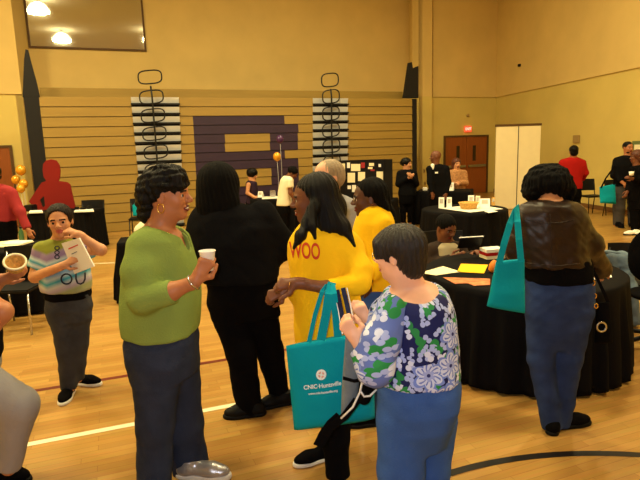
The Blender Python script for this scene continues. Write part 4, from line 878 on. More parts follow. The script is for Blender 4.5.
# girl with striped shirt
def girl():
    s = Person('girl in a striped pastel T-shirt with one hand raised to her mouth', 69, 3.85, .005)
    s.head(60, 221.5, 0, 33, -74, 0, 3, lips='lips_pale', neck=(59, 243, .03, 7), nr=.2)
    T = [(239, 50, 68, .03, .055), (244, 42, 76, .03, .085), (250, 37, 83, .03, .105), (262, 38, 87, .02, .115), (276, 41, 90, .01, .13), (286, 42, 91, .01, .14), (294, 43.5, 91.5, .01, .135)]
    s.body += [s.loft(T, -.02)]
    ra = [(40, 250, .0, 6.6), (35, 277, -.04, 5.6), (62, 266, -.17, 4.1)]; la = [(82, 249, .0, 6.4), (101, 250, -.10, 5.4), (79, 235, -.15, 4)]
    s.body += s.chain(ra, .02)+s.chain(la, .02)
    w = s.p(63, 265.5, -.175); s.hand(w, s.p(76, 258, -.175)-w, (-.25, -.9, .3), 1, .15, (.25, .2, .2, .3), .1)
    w = s.p(78, 234, -.15); s.hand(w, s.p(64, 229, -.155)-w, (.2, -.6, .7), -1, .14, (.7, .8, .9, 1.), .4)
    leg1 = [(61, 306, .0, 14.5), (66, 342, .0, 10), (69, 388, .0, 7.6)]; leg2 = [(77, 306, .03, 14), (78, 342, .04, 9.5), (77, 378, .08, 7.2)]
    s.body += s.chain(leg1, off=-.014)+s.chain(leg2, off=-.014)
    s.finish('skin_tan')
    s.garment('t_shirt', [s.loft(T)]+s.chain([(42, 250, .02, 9), (37, 268, -.01, 9)], .03, flat=True)+s.chain([(79, 249, .02, 9), (91, 251, -.06, 8.2)], .03, flat=True), stripes(), (.004, 24, 3))
    s.garment('undershirt', [s.loft([(291, 47, 90, .01, .12), (296, 46.5, 91, .01, .13), (302, 46.5, 91.5, .01, .13)])], 'black', (.003, 20, 2))
    s.garment('jeans', [s.loft([(296, 47.5, 91, .01, .12), (312, 48, 91, .01, .12), (324, 50, 89, .02, .10)], k=.04)]+s.chain(leg1, .03, flat=True)+s.chain(leg2, .03, flat=True), 'jean_grey', (.005, 22, 7))
    x, y = gl_(s, 69, 395); s.shoe(x, y, -80, .235, 'black', 'sole'); x, y = gl_(s, 80, 384); s.shoe(x, y, -12, .235, 'black', 'sole')
    s.hair(s.cap(1.04)+[s.H((.46, 0, -.04), (.36, .40, .42), .04, 's'), s.H((-.38, .05, .0), (.20, .30, .34), .1), s.H((-.30, -.22, -.34), (.16, .16, .34), .1)], 'hair_dark', amp=.003, fr=26)
    ring = lambda cx, cy, rx, rz, d: B().tube([tuple(s.p(cx+rx*math.cos(t), cy+rz*math.sin(t), d)) for t in np.linspace(0, 6.283, 26, endpoint=False)], .006, 6, True).build('printed_letter', MT['print_dark'], s.root)
    ring(66.5, 279, 5.3, 5, -.128)
    B().tube([tuple(s.p(x, y, -.128+.02*max(0, (x-82)/6))) for x, y in ((76, 273.5), (76, 279), (77.5, 283), (80.5, 284), (83.5, 282.5), (85, 279), (85, 272.5))], .006, 6).build('printed_letter', MT['print_dark'], s.root)
    for y in (248, 252.5, 257): B().tube([tuple(s.p(57+2.2*math.cos(t), y+1.9*math.sin(t), -.098)) for t in np.linspace(0, 6.283, 14, endpoint=False)], .004, 5, True).build('printed_letter', MT['print_dark'], s.root)
    # booklet
    q = [aty(x, y, 3.85+d) for x, y, d in ((61.5, 243.5, -.16), (79, 238, -.20), (94, 266.5, -.22), (74.5, 274, -.16))]; c = sum(q)/4
    pb = empty('booklet', c, 0, 'white booklet held against the striped shirt of the girl', 'booklet'); nn = unit(np.cross(q[1]-q[0], q[3]-q[0]))*.012; nn = nn if nn[1] > 0 else -nn
    B().prism([p-c for p in q], nn).build('page_block', MT['white'], pb)
    L = lambda u, v: q[0]+(q[1]-q[0])*u+(q[3]-q[0])*v-c-nn*.15
    B().prism([L(.25, .20), L(.82, .17), L(.82, .20), L(.25, .24)], -nn*.1).build('printed_line', MT['letter_red'], pb); B().prism([L(.3, .38), L(.62, .36), L(.62, .38), L(.3, .41)], -nn*.1).build('printed_line', MT['grey_mesh'], pb)
def stripes():
    m = bpy.data.materials.new('pastel striped jersey'); m.use_nodes = True; nt = m.node_tree; b = nt.nodes['Principled BSDF']; b.inputs['Roughness'].default_value = .9
    tc = nt.nodes.new('ShaderNodeTexCoord'); sp = nt.nodes.new('ShaderNodeSeparateXYZ'); nt.links.new(tc.outputs['Object'], sp.inputs[0])
    ab = nt.nodes.new('ShaderNodeMath'); ab.operation = 'ABSOLUTE'; nt.links.new(sp.outputs['X'], ab.inputs[0])
    mu = nt.nodes.new('ShaderNodeMath'); mu.operation = 'MULTIPLY_ADD'; nt.links.new(ab.outputs[0], mu.inputs[0]); mu.inputs[1].default_value = -.32; nt.links.new(sp.outputs['Z'], mu.inputs[2])
    mr = nt.nodes.new('ShaderNodeMapRange'); nt.links.new(mu.outputs[0], mr.inputs[0]); mr.inputs[1].default_value = .74; mr.inputs[2].default_value = 1.13
    cr = nt.nodes.new('ShaderNodeValToRGB'); cr.color_ramp.interpolation = 'LINEAR'; nt.links.new(mr.outputs[0], cr.inputs[0]); el = cr.color_ramp.elements
    st = [(0, (150, 150, 120)), (.12, (150, 160, 110)), (.2, (176, 164, 190)), (.27, (196, 200, 204)), (.36, (36, 150, 176)), (.43, (180, 200, 210)), (.50, (120, 160, 200)), (.56, (60, 168, 190)), (.62, (200, 206, 210)), (.68, (40, 140, 170)), (.73, (180, 204, 212)), (.80, (140, 116, 160)), (.88, (150, 130, 166)), (.93, (134, 140, 44)), (1, (130, 136, 40))]
    el[0].position = 0; el[0].color = (*lin(st[0][1]), 1); el[1].position = 1; el[1].color = (*lin(st[-1][1]), 1)
    for p_, c in st[1:-1]: e = el.new(p_); e.color = (*lin(c), 1)
    nt.links.new(cr.outputs['Color'], b.inputs['Base Color']); return m
girl()
# woman in yellow with red letters
def yellow_woman():
    s = Person('woman in a yellow shirt with red letters and long straight black hair', 330, 2.78)
    s.head(313, 200, 0, 48, 177, 0, 0, smile=True, neck=(322, 236, .0, 10), nr=.22)
    T = [(222, 305, 336, 0, .08), (229, 298, 346, 0, .12), (238, 293, 355, 0, .15), (250, 290, 359, 0, .165), (266, 289, 360, 0, .17), (284, 291, 360, 0, .165), (305, 293, 360, 0, .165), (335, 294, 364, 0, .18), (370, 296, 366, 0, .185), (398, 298, 366, 0, .185)]
    s.body += [s.loft(T, -.025)]
    la = [(352, 246, -.08, 9), (359, 282, -.18, 7), (328, 288, -.26, 6.4), (297, 283, -.27, 5.4)]; ra = [(298, 246, .08, 9), (302, 290, .14, 8), (286, 291, -.10, 5.5)]
    s.body += s.chain(la)+s.chain(ra)
    w = s.p(297, 283, -.27); s.hand(w, s.p(280, 284, -.26)-w, (.05, -.75, .65), -1, .165, (.7, .8, .9, 1.), .0)
    w = s.p(285, 290, -.13); s.hand(w, s.p(268, 297, -.14)-w, (-.2, -.8, .5), -1, .165, (.9, 1., 1.1, 1.2), .5)
    leg1 = [(336, 395, -.05, 19), (336, 440, -.05, 13), (339, 505, -.03, 11)]; leg2 = [(330, 395, .09, 17), (334, 430, .14, 11), (326, 462, .22, 8)]
    s.body += s.chain(leg1, off=-.02)+s.chain(leg2, off=-.015)
    s.finish('skin_dark')
    sh = s.garment('shirt', [s.loft(T)]+s.chain([(350, 249, -.07, 14), (359, 270, -.14, 11.5), (359, 283, -.19, 10.5)], .05)+s.chain([(359, 284, -.19, 10.5), (328, 288, -.26, 8.6)], .03, flat=True)+s.chain([(300, 247, .08, 12), (304, 290, .13, 11), (296, 291, -.02, 9)], .05), 'yellow', (.006, 16, 5))
    s.garment('trousers', [s.loft([(390, 312, 360, 0, .15), (412, 314, 358, 0, .15)], k=.05)]+s.chain(leg1, .03)+s.chain(leg2, .03, flat=True), 'black', (.006, 16, 5))
    x, y = gl_(s, 323, 459); s.shoe(x, y, 203, .225, 'black', 'sole'); x, y = gl_(s, 341, 508); s.shoe(x, y, 200, .25, 'black', 'sole')
    s.hair([s.H((-.10, 0, .17), (.455, .40, .40)), s.ell(322, 207, -.03, 15, 16, 33, k=.04), s.ell(331, 222, .0, 13, 17, 26, k=.05, tilt=-25)]
           +s.chain([(314, 205, -.11, 5), (307, 222, -.15, 5), (301, 235, -.19, 4.5), (294, 248, -.205, 2)], .03)+s.chain([(328, 212, -.05, 10), (342, 227, -.09, 7), (354, 246, -.13, 2.2)], .04)+[s.ell(329, 226, -.07, 12, 12, 14, k=.04, tilt=-20)]+s.chain([(313, 208, -.13, 5), (312, 226, -.17, 4), (315, 238, -.19, 1.6)], .02)
           +[s.H((.56, .0, -.06), (.36, .30, .52), .03, 's'), s.H((.40, .28, -.10), (.36, .30, .40), .05, 's')], amp=.0035, fr=24, m='hair_black')
    c = s.p(289.5, 284.5, -.285); B().tube([tuple(c+np.array([.004*math.cos(t)+.0, .011*math.sin(t)-.0, .013*math.cos(t)])) for t in np.linspace(0, 6.283, 14, endpoint=False)], .002, 6, True).build('ring', MT['gold'], s.root)
    # letters laid on the shirt
    bpy.context.view_layer.update(); bv_ = BVHTree.FromPolygons([v.co for v in sh.data.vertices], [p.vertices for p in sh.data.polygons])
    o = text_obj('printed_lettering', 'WOO', .085, MT['letter_red'], s.root, (0, 0, 0), (0, 0, 0), 'LEFT', 0)
    A = s.p(289.5, 250.5, -.3); Bp = s.p(320, 252.5, -.3); ux = unit(Bp-A); Wd = np.linalg.norm(Bp-A); mx = max(v.co.x for v in o.data.vertices)
    bm = bmesh.new(); bm.from_mesh(o.data); bmesh.ops.triangulate(bm, faces=bm.faces[:]); bmesh.ops.subdivide_edges(bm, edges=[e for e in bm.edges if e.calc_length() > .012], cuts=2); bm.to_mesh(o.data); bm.free()
    for v in o.data.vertices:
        q = A+ux*(v.co.x/mx*Wd)+UP*v.co.y*1.25; d = Vector(unit(q+s.o-CC)); hit = bv_.ray_cast(Vector(q)-d*.5, d)
        v.co = (hit[0]-d*.004) if hit[0] else Vector(q)+d*.1
yellow_woman()
# woman in floral blouse
def floral_mat(bg=(18, 26, 84)):
    m = bpy.data.materials.new('navy floral print'); m.use_nodes = True; nt = m.node_tree; b = nt.nodes['Principled BSDF']; b.inputs['Roughness'].default_value = .7; b.inputs['Specular IOR Level'].default_value = .25; L = nt.links.new
    N = lambda t, **k: [setattr(n, a, v) for n in [nt.nodes.new(t)] for a, v in k.items()] and n if False else nt.nodes.new(t)
    def mth(op, a, b_=None, c=None):
        n = nt.nodes.new('ShaderNodeMath'); n.operation = op
        for i, v in enumerate((a, b_, c)):
            if v is None: continue
            if isinstance(v, (int, float)): n.inputs[i].default_value = v
            else: L(v, n.inputs[i])
        return n.outputs[0]
    tc = nt.nodes.new('ShaderNodeTexCoord'); sp = nt.nodes.new('ShaderNodeSeparateXYZ'); L(tc.outputs['Object'], sp.inputs[0])
    ang = mth('ARCTAN2', sp.outputs['X'], mth('MULTIPLY', sp.outputs['Y'], -1)); u = mth('MULTIPLY', ang, .19)
    cb = nt.nodes.new('ShaderNodeCombineXYZ'); L(u, cb.inputs[0]); L(sp.outputs['Z'], cb.inputs[1])
    def layer(scale, offs, petals, r0, r1, rnd=1.0):
        ad = nt.nodes.new('ShaderNodeVectorMath'); ad.operation = 'ADD'; L(cb.outputs[0], ad.inputs[0]); ad.inputs[1].default_value = offs
        v = nt.nodes.new('ShaderNodeTexVoronoi'); v.voronoi_dimensions = '2D'; v.inputs['Scale'].default_value = scale; v.inputs['Randomness'].default_value = rnd; L(ad.outputs[0], v.inputs['Vector'])
        df = nt.nodes.new('ShaderNodeVectorMath'); df.operation = 'SUBTRACT'; L(ad.outputs[0], df.inputs[0]); L(v.outputs['Position'], df.inputs[1])
        s2 = nt.nodes.new('ShaderNodeSeparateXYZ'); L(df.outputs[0], s2.inputs[0]); sc = nt.nodes.new('ShaderNodeSeparateColor'); L(v.outputs['Color'], sc.inputs[0])
        th = mth('ADD', mth('ARCTAN2', s2.outputs[1], s2.outputs[0]), mth('MULTIPLY', sc.outputs[0], 6.28))
        rr = mth('MULTIPLY_ADD', mth('ABSOLUTE', mth('COSINE', mth('MULTIPLY', th, petals/2))), r1-r0, r0)
        return v.outputs['Distance'], rr, sc, th
    def mixc(a, col, f):
        n = nt.nodes.new('ShaderNodeMix'); n.data_type = 'RGBA'; L(f, n.inputs['Factor'])
        if isinstance(a, tuple): n.inputs['A'].default_value = (*lin(a), 1)
        else: L(a, n.inputs['A'])
        if isinstance(col, tuple): n.inputs['B'].default_value = (*lin(col), 1)
        else: L(col, n.inputs['B'])
        return n.outputs['Result']
    d, r, sc, th = layer(15, (.3, .1, 0), 2, .10, .60); f = mth('MULTIPLY', mth('LESS_THAN', d, r), mth('GREATER_THAN', sc.outputs[1], .45)); col = mixc(bg, (38, 132, 70), f)
    d, r, sc, th = layer(30, (.7, .4, 0), 2, .08, .62); f = mth('MULTIPLY', mth('LESS_THAN', d, r), mth('GREATER_THAN', sc.outputs[2], .35)); col = mixc(col, (164, 178, 232), f)
    d, r, sc, th = layer(24, (1.9, 2.4, 0), 2, .08, .55); f = mth('MULTIPLY', mth('LESS_THAN', d, r), mth('GREATER_THAN', sc.outputs[0], .55)); col = mixc(col, (208, 216, 244), f)
    d, r, sc, th = layer(8.2, (.13, .62, 0), 6, .36, .56, .7); keep = mth('GREATER_THAN', sc.outputs[1], .42)
    f = mth('MULTIPLY', mth('LESS_THAN', d, r), keep); col = mixc(col, (112, 134, 214), f)
    f = mth('MULTIPLY', mth('LESS_THAN', d, mth('MULTIPLY', r, .80)), keep); col = mixc(col, (196, 206, 240), f)
    rad = mth('GREATER_THAN', mth('COSINE', mth('MULTIPLY_ADD', th, 12, mth('MULTIPLY', d, 14))), .45)
    f = mth('MULTIPLY', mth('MULTIPLY', mth('LESS_THAN', d, mth('MULTIPLY', r, .70)), keep), rad); col = mixc(col, (104, 122, 204), f)
    f = mth('MULTIPLY', mth('LESS_THAN', d, mth('MULTIPLY', r, .36)), keep); col = mixc(col, (150, 164, 226), f)
    f = mth('MULTIPLY', mth('LESS_THAN', d, .06), keep); col = mixc(col, (40, 46, 110), f)
    L(col, b.inputs['Base Color'])
    return m
def floral_woman():
    s = Person('short-haired woman in a navy floral blouse and blue jeans, seen from behind', 410, 2.2)
    s.head(398.5, 254.5, 0, 55, 150, -4, 0, lips='lips_pale', neck=(410, 296, .03, 17), nr=.27)
    T = [(284, 402, 425, .03, .06), (291, 394, 438, .03, .11), (300, 386, 446, .02, .15), (312, 381, 450, 0, .17), (330, 379, 454, 0, .18), (350, 378, 456.5, 0, .185), (370, 377, 457.5, 0, .19), (384, 375, 458, 0, .20), (392, 374, 458, 0, .20)]
    s.body += [s.loft(T, -.012)]
    la = [(391, 312, -.12, 13), (374, 368, -.18, 10.5), (357, 341, -.135, 6.5)]; ra = [(384, 312, .13, 12), (378, 350, .20, 10), (368, 320, .14, 6)]
    s.body += s.chain(la, off=-.006)+s.chain(ra, off=-.006)
    w = s.p(357, 341, -.135); s.hand(w, s.p(349, 329, -.13)-w, (-.3, -.9, .2), 1, .165, (1.0, 1.1, 1.2, 1.2), .6)
    w = s.p(369, 322, .14); s.hand(w, s.p(362, 312, .14)-w, (-.2, -.9, .3), -1, .16, (.7, .8, .9, 1.), .5)
    leg1 = [(402, 420, -.05, 25), (401, 470, -.06, 22.5), (401, 560, -.05, 19)]; leg2 = [(433, 420, .06, 24), (432, 470, .07, 17), (430, 540, .08, 15)]
    s.body += s.chain(leg1, off=-.02)+s.chain(leg2, off=-.02)
    s.finish('skin_pale')
    fm = floral_mat()
    cut = [ell(s.p(413, 284, .02), (s.m(25), .17, s.m(18)), k=.015, op='s')]
    s.garment('blouse', [s.loft(T)]+s.chain([ra[0][:3]+(14,), ra[1][:3]+(13,), (371, 326, .15, 9)], .05)+cut, fm, (.006, 17, 5))
    s.garment('sleeve', s.chain([(391, 311, -.11, 17), (380, 343, -.15, 18), (376, 368, -.17, 17.5)], .05)+s.chain([(375, 369, -.18, 17.5), (360, 347, -.14, 11.5)], .04, flat=True), floral_mat((92, 112, 186)), (.007, 17, 9))
    s.garment('jeans', [s.loft([(384, 377, 457, 0, .19), (400, 376.5, 459, 0, .20), (418, 377.5, 458, 0, .20), (436, 378.5, 453, 0, .17), (456, 386, 444, 0, .10)], k=.09)]+s.chain(leg1, .03)+s.chain(leg2, .03), 'jean_blue', (.003, 14, 6))
    jn = s.root.children[-1]; s.trace(jn, [(393, 400), (394, 420), (395.5, 445), (396.5, 476)], .0034, 'stitch', 'stitching'); s.trace(jn, [(430, 400), (431, 420), (429, 436)], .003, 'stitch', 'stitching'); s.trace(jn, [(403, 408), (404, 424), (414, 431), (424, 424), (425, 408)], .0026, 'stitch', 'stitching')
    for x, y in ((401, 566), (431, 545)): a, b = gl_(s, x, y); s.shoe(a, b, 170, .25, 'black', 'sole')
    s.hair([s.H((-.07, 0, .20), (.47, .415, .37)), s.H((-.22, 0, -.06), (.28, .36, .34), .12), s.H((-.30, 0, -.28), (.16, .26, .16), .1), s.H((.24, .12, .25), (.16, .26, .14), .08), s.H((.16, .32, .05), (.13, .07, .22), .08), s.H((.26, .27, .10), (.10, .10, .20), .06), s.H((.10, .33, -.06), (.06, .05, .14), .05),
            s.H((.47, 0, -.14), (.30, .30, .36), .03, 's'), s.H((.0, .42, -.10), (.10, .11, .15), .03, 's'), s.H((.24, .34, -.24), (.22, .16, .24), .04, 's'), s.H((.24, -.34, -.24), (.22, .16, .24), .04, 's')], 'hair_salt', amp=.0035, fr=30)
    gls = B(); 
    for i in (-1, 1):
        c = s.T((.40, i*.15, .0)); gls.tube([tuple(c+(s.R[1]*math.cos(t)*.115+s.R[2]*math.sin(t)*.08)*s.L) for t in np.linspace(0, 6.283, 20, endpoint=False)], .0016, 6, True); gls.tube([tuple(s.T((.40, i*.265, .02))), tuple(s.T((.15, i*.345, .03))), tuple(s.T((-.02, i*.36, .03)))], .0016, 6)
    gls.tube([tuple(s.T((.41, -.035, .01))), tuple(s.T((.42, .035, .01)))], .0016, 6); gls.build('spectacles', MT['silver'], s.root)
floral_woman()
# woman in the leather jacket
def leather_woman():
    s = Person('woman in a dark brown leather jacket and indigo jeans seen from behind at the table', 556, 3.16, .005)
    s.head(548, 186, .09, 40, 100, -30, 0, eyes=False, neck=(549, 207, .0, 11), nr=.24)
    T = [(202, 534, 565, .0, .07), (206, 527, 572, 0, .10), (212, 519, 579, 0, .125), (224, 516, 584, 0, .14), (242, 517, 585, 0, .145), (258, 520, 587, 0, .145), (270, 522, 589, 0, .15)]
    la = [(524, 217, 0, 10), (517, 250, .03, 8.5), (522, 272, .2, 6)]; ra = [(575, 217, 0, 10), (591, 249, .04, 8.5), (601, 270, .22, 6)]
    s.body += [s.loft(T, -.025)]+s.chain(la, off=-.01)+s.chain(ra, off=-.01)
    for a, t in ((la, (528, 277, .34)), (ra, (598, 277, .36))): w = s.p(*a[2][:3]); s.hand(w, s.p(*t)-w, (0, 0, 1), 1, .16, (.3,)*4)
    leg1 = [(543, 306, 0, 17), (541, 358, .0, 12.5), (552, 427, -.02, 9.5)]; leg2 = [(573, 306, 0, 18), (567, 358, .02, 14.5), (560, 424, .02, 9.5)]
    s.body += s.chain(leg1, off=-.02)+s.chain(leg2, off=-.02)
    s.finish('skin_tan')
    s.garment('leather_jacket', [s.loft(T), s.ell(549, 206, .0, 22, 20, 5, k=.03)]+s.chain([(526, 217, 0, 13), (518, 248, .03, 11.5), (522, 268, .17, 9.5)], .05)+s.chain([(573, 217, 0, 13), (590, 246, .04, 11.5), (602, 270, .19, 9)], .05), 'leather', (.008, 20, 4))
    s.garment('black_top', [s.loft([(262, 523, 588, 0, .14), (275, 524, 591, 0, .145), (286, 525, 591, 0, .145)])], 'black', (.004, 22, 3))
    s.garment('jeans', [s.loft([(280, 527, 590, 0, .13), (296, 526, 592, 0, .15), (316, 526.5, 592, 0, .14), (334, 530, 588, 0, .12), (352, 536, 578, 0, .07)], k=.09)]+s.chain(leg1, .03, flat=True)+s.chain(leg2, .03, flat=True), 'jean_navy', (.006, 18, 9))
    jn = s.root.children[-1]; J = lambda pts, r=.0034, m='stitch': s.trace(jn, pts, r, m, 'stitching')
    J([(559, 290), (558.5, 302), (557, 318), (555, 330)]); J([(562, 304), (562.5, 314), (568, 318.5), (577, 319), (584, 315), (585, 303)]); J([(562, 304), (573, 305.5), (585, 303)]); J([(532, 303), (533, 314), (540, 317.5), (548, 315), (550, 303)]); J([(528, 297), (545, 299.5), (560, 300), (578, 299), (590, 296)])
    J([(561.5, 305), (561.7, 309)], .004, 'letter_red'); jn = [c for c in s.root.children if c.name.startswith('leather_jacket')][0]
    s.trace(jn, [(550, 214), (551, 235), (552, 255), (553, 266)], .003, 'leather', 'seam'); s.trace(jn, [(521, 262), (540, 265), (560, 266), (584, 263)], .004, 'leather', 'seam'); s.trace(jn, [(524, 219), (540, 223), (560, 223), (577, 219)], .003, 'leather', 'seam')
    x, y = gl_(s, 553, 430); s.shoe(x, y, 60, .24, 'black', 'rubber'); x, y = gl_(s, 563, 427); s.shoe(x, y, 12, .24, 'black', 'rubber')
    s.hair([s.ell(548, 182.5, .08, 22.5, 24, 17.5), s.ell(547, 180, .14, 18, 20, 15, k=.05), s.ell(545, 190, .10, 18, 19, 12, k=.05), s.ell(533, 192, .12, 8, 14, 10, k=.04, tilt=20), s.ell(565, 192, .12, 7, 14, 10, k=.04), s.ell(549, 205, -.08, 14, 20, 13, k=.03, op='s'), s.ell(528, 193, .06, 5, 8, 5, k=.04, tilt=40), s.ell(569, 191, .06, 4, 8, 6, k=.04)], 'hair_matte', amp=.004, fr=23, rough=.007)
leather_woman()
# ------------------------------------------------------------------ people further back
def simple(label, px, Y, hd, torso, arms, legs, pelvis, skinm, top, bottom, hairf=None, sleeves='long', shoes=None, hands=None, hm='hair_black', h=.010, seed=3, brow='brow', lips='lips_dark', topname='shirt', botname='trousers', neck=None, grow=1.3, skirt=False):
    s = Person(label, px, Y, h)
    s.head(*hd[:5], *(hd[5:] or ()), lips=lips, brow=brow, neck=neck or (hd[0], hd[1]+hd[3]*.62, hd[2], 0), nr=.24, eyes=True)
    s.body += [s.loft(torso, -.03)]
    for a in arms: s.body += s.chain(a, .02, -.004 if sleeves == 'long' else 0)
    for i, a in enumerate(arms):
        w = s.p(*a[-1][:3]); d = (hands[i] if hands else tuple(w-s.p(*a[-2][:3]))); s.hand(w, d, (.2, -.9, .2) if abs(unit(d)[1]) < .8 else (0, 0, 1), 1 if i else -1, .17, (.6,)*4)
    for l in legs: s.body += s.chain(l, .03, -.015)
    s.finish(skinm)
    g = []
    for a in arms:
        aa = [(*q[:3], q[3]*grow+.3) for q in a]
        if sleeves == 'long': g += s.chain(aa[:-1]+[tuple(np.array(aa[-2])*.08+np.array(aa[-1])*.92)], .04, flat=True)
        elif sleeves == 'short': q = np.array(aa[0])*.45+np.array(aa[1])*.55; g += s.chain([aa[0], tuple(q)], .04, flat=True)
    s.garment(topname, [s.loft(torso)]+g, top, (.007, 14, seed))
    s.garment(botname, [s.loft(pelvis, k=.05)]+[p for l in legs for p in s.chain(l, .03, flat=not skirt)], bottom, (.006, 14, seed+1))
    for sh in (shoes or []): x, y = gl_(s, sh[0], sh[1]); s.shoe(x, y, sh[2], .26, sh[3] if len(sh) > 3 else 'black', 'rubber')
    if hairf: s.hair(hairf(s), hm, amp=.003, fr=20)
    return s
# second woman in yellow
def swept(s): return [s.H((-.08, 0, .18), (.445, .37, .385)), s.H((.46, 0, -.06), (.44, .55, .44), .04, 's'), s.H((.10, -.38, -.12), (.17, .12, .22), .04, 's'), s.H((.10, .38, -.12), (.17, .12, .22), .04, 's')]
def braids(s): return swept(s)+s.chain([(374, 186, .02, 7), (382, 200, .03, 7), (389, 214, .03, 5.5), (396, 229, .02, 3)], .04)+s.chain([(376, 190, -.06, 5), (384, 207, -.05, 4.5), (391, 224, -.03, 3)], .03)
s5 = simple('woman in a plain yellow shirt with long dark braids behind the floral blouse', 374, 3.35, (369, 199, 0, 38, 178), [(206, 366, 384, 0, .08), (213, 358, 390, 0, .13), (224, 355, 394, 0, .16), (245, 352, 396, 0, .17), (270, 351, 397, 0, .18), (293, 352, 397, 0, .18)],
       [[(383, 224, -.12, 6), (386, 256, -.14, 5.5), (368, 280, -.22, 4.5)], [(364, 222, .12, 6), (358, 250, .14, 6.5), (346, 272, .05, 5)]], [[(372, 310, -.07, 15), (372, 360, -.06, 12), (374, 420, -.05, 9)], [(382, 310, .08, 14), (382, 360, .09, 11), (384, 416, .1, 9)]],
       [(286, 354, 396, 0, .17), (310, 358, 396, 0, .16), (325, 360, 394, 0, .13)], 'skin_deep', 'yellow', 'jean_blue', braids, 'long', [(374, 424, 185), (384, 418, 185)], hm='hair_matte', h=.006, neck=(374, 218, 0, 8), botname='jeans')
B().tube([tuple(s5.T((.40, i*.14+.1*math.cos(t), .075*math.sin(t)))) for i in (1,) for t in np.linspace(0, 6.283, 18, endpoint=False)], .002, 6, True).build('spectacles', MT['silver'], s5.root)
# grey haired man
def short(s): return [s.H((-.08, 0, .15), (.42, .36, .37)), s.H((.46, 0, -.04), (.38, .5, .42), .04, 's')]+[s.H((-.2, 0, .0), (.28, .36, .3), .1), s.H((.42, 0, -.1), (.30, .5, .5), .03, 's')]
simple('grey-haired man in a grey shirt standing behind the women in yellow', 336, 3.95, (328, 178, 0, 36, -152), [(196, 327, 346, 0, .07), (201, 318, 353, 0, .11), (210, 312, 357, 0, .14), (230, 311, 358, 0, .15), (262, 313, 357, 0, .15), (290, 314, 356, 0, .15)],
       [[(353, 209, -.02, 6), (357, 240, -.03, 5), (350, 268, -.12, 4)], [(316, 209, 0, 6), (313, 240, 0, 5), (318, 268, -.1, 4)]], [[(326, 300, 0, 11), (325, 340, 0, 9), (325, 388, 0, 7)], [(344, 300, 0, 11), (345, 340, 0, 9), (346, 388, 0, 7)]],
       [(286, 316, 355, 0, .14), (302, 317, 354, 0, .13), (312, 318, 353, 0, .1)], 'skin_pale', 'grey_shirt', 'slate', short, 'long', [(325, 392, -95), (346, 392, -85)], hm='hair_grey', h=.006, brow='brow_grey', lips='lips_pale', neck=(331, 200, .02, 6))
# boy at the round table
MT['brown_jersey'] = cloth('dark brown jersey', (52, 40, 34)); MT['oat'] = cloth('oatmeal jersey', (168, 156, 128))
sb = simple('small boy in a brown and oatmeal raglan shirt seated at the round table', 446, 5.32, (446, 228, 0, 26, -62, -18), [(241, 438, 456, .02, .05), (245, 431, 461, .02, .085), (252, 428, 464, .01, .10), (264, 429, 464, .0, .11), (280, 430, 464, 0, .12)],
       [[(432, 249, .0, 4.4), (431, 264, -.04, 3.8), (452, 258, -.19, 3)], [(460, 249, .0, 4.4), (467, 260, -.04, 3.8), (474, 254, -.2, 3)]], [[(440, 288, -.02, 7), (441, 292, -.10, 6), (440, 312, -.10, 4.5)], [(454, 288, -.02, 7), (455, 292, -.10, 6), (455, 312, -.10, 4.5)]],
       [(274, 431, 463, 0, .11), (290, 431, 463, 0, .11)], 'skin_dark', 'brown_jersey', 'jean_dark', lambda s: s.cap(.985), 'long', None, hm='hair_matte', h=.007, neck=(446, 243, .03, 5))
sb.garment('raglan_front', [sb.loft([(243.5, 440, 455, -.01, .08), (248, 436, 459, -.02, .10), (256, 436, 459, -.025, .115), (268, 436, 459, -.03, .12)])], 'oat', (.002, 20, 2))
text_obj('printed_lettering', 'GAP', .055, MT['brown_jersey'], sb.root, sb.p(447, 255, -.125), (math.radians(85), 0, 0)) if False else None
# person in coral at the left edge
MT['pink_skin'] = MT['pink']
simple('person in a coral sweater and black skirt standing behind the near left table', -4, 7.35, (-6, 174, 0, 17, -60), [(184.5, -12, 2, 0, .07), (188, -19, 11, 0, .12), (196, -22, 14, 0, .15), (210, -21, 15, 0, .15), (223, -20, 16, 0, .16)],
       [[(11, 194, -.02, 4.4), (20, 212, -.06, 3.6), (28, 230, -.12, 2.6)], [(-19, 194, 0, 4.4), (-25, 212, -.05, 3.6), (-24, 232, -.1, 2.6)]], [[(-8, 245, 0, 9), (-8, 265, 0, 6), (-8, 288, 0, 4)], [(5, 245, 0, 9), (5, 265, 0, 6), (5, 288, 0, 4)]],
       [(220, -20, 15.5, 0, .15), (245, -21, 17, 0, .16), (262, -20, 17, 0, .15)], 'skin_brown', 'pink', 'black', lambda s: s.cap(1.1)+[s.H((-.2, 0, -.1), (.25, .38, .4), .1)], 'long', [(-8, 291, -80), (5, 291, -70)], topname='sweater', botname='skirt', h=.009, skirt=True)
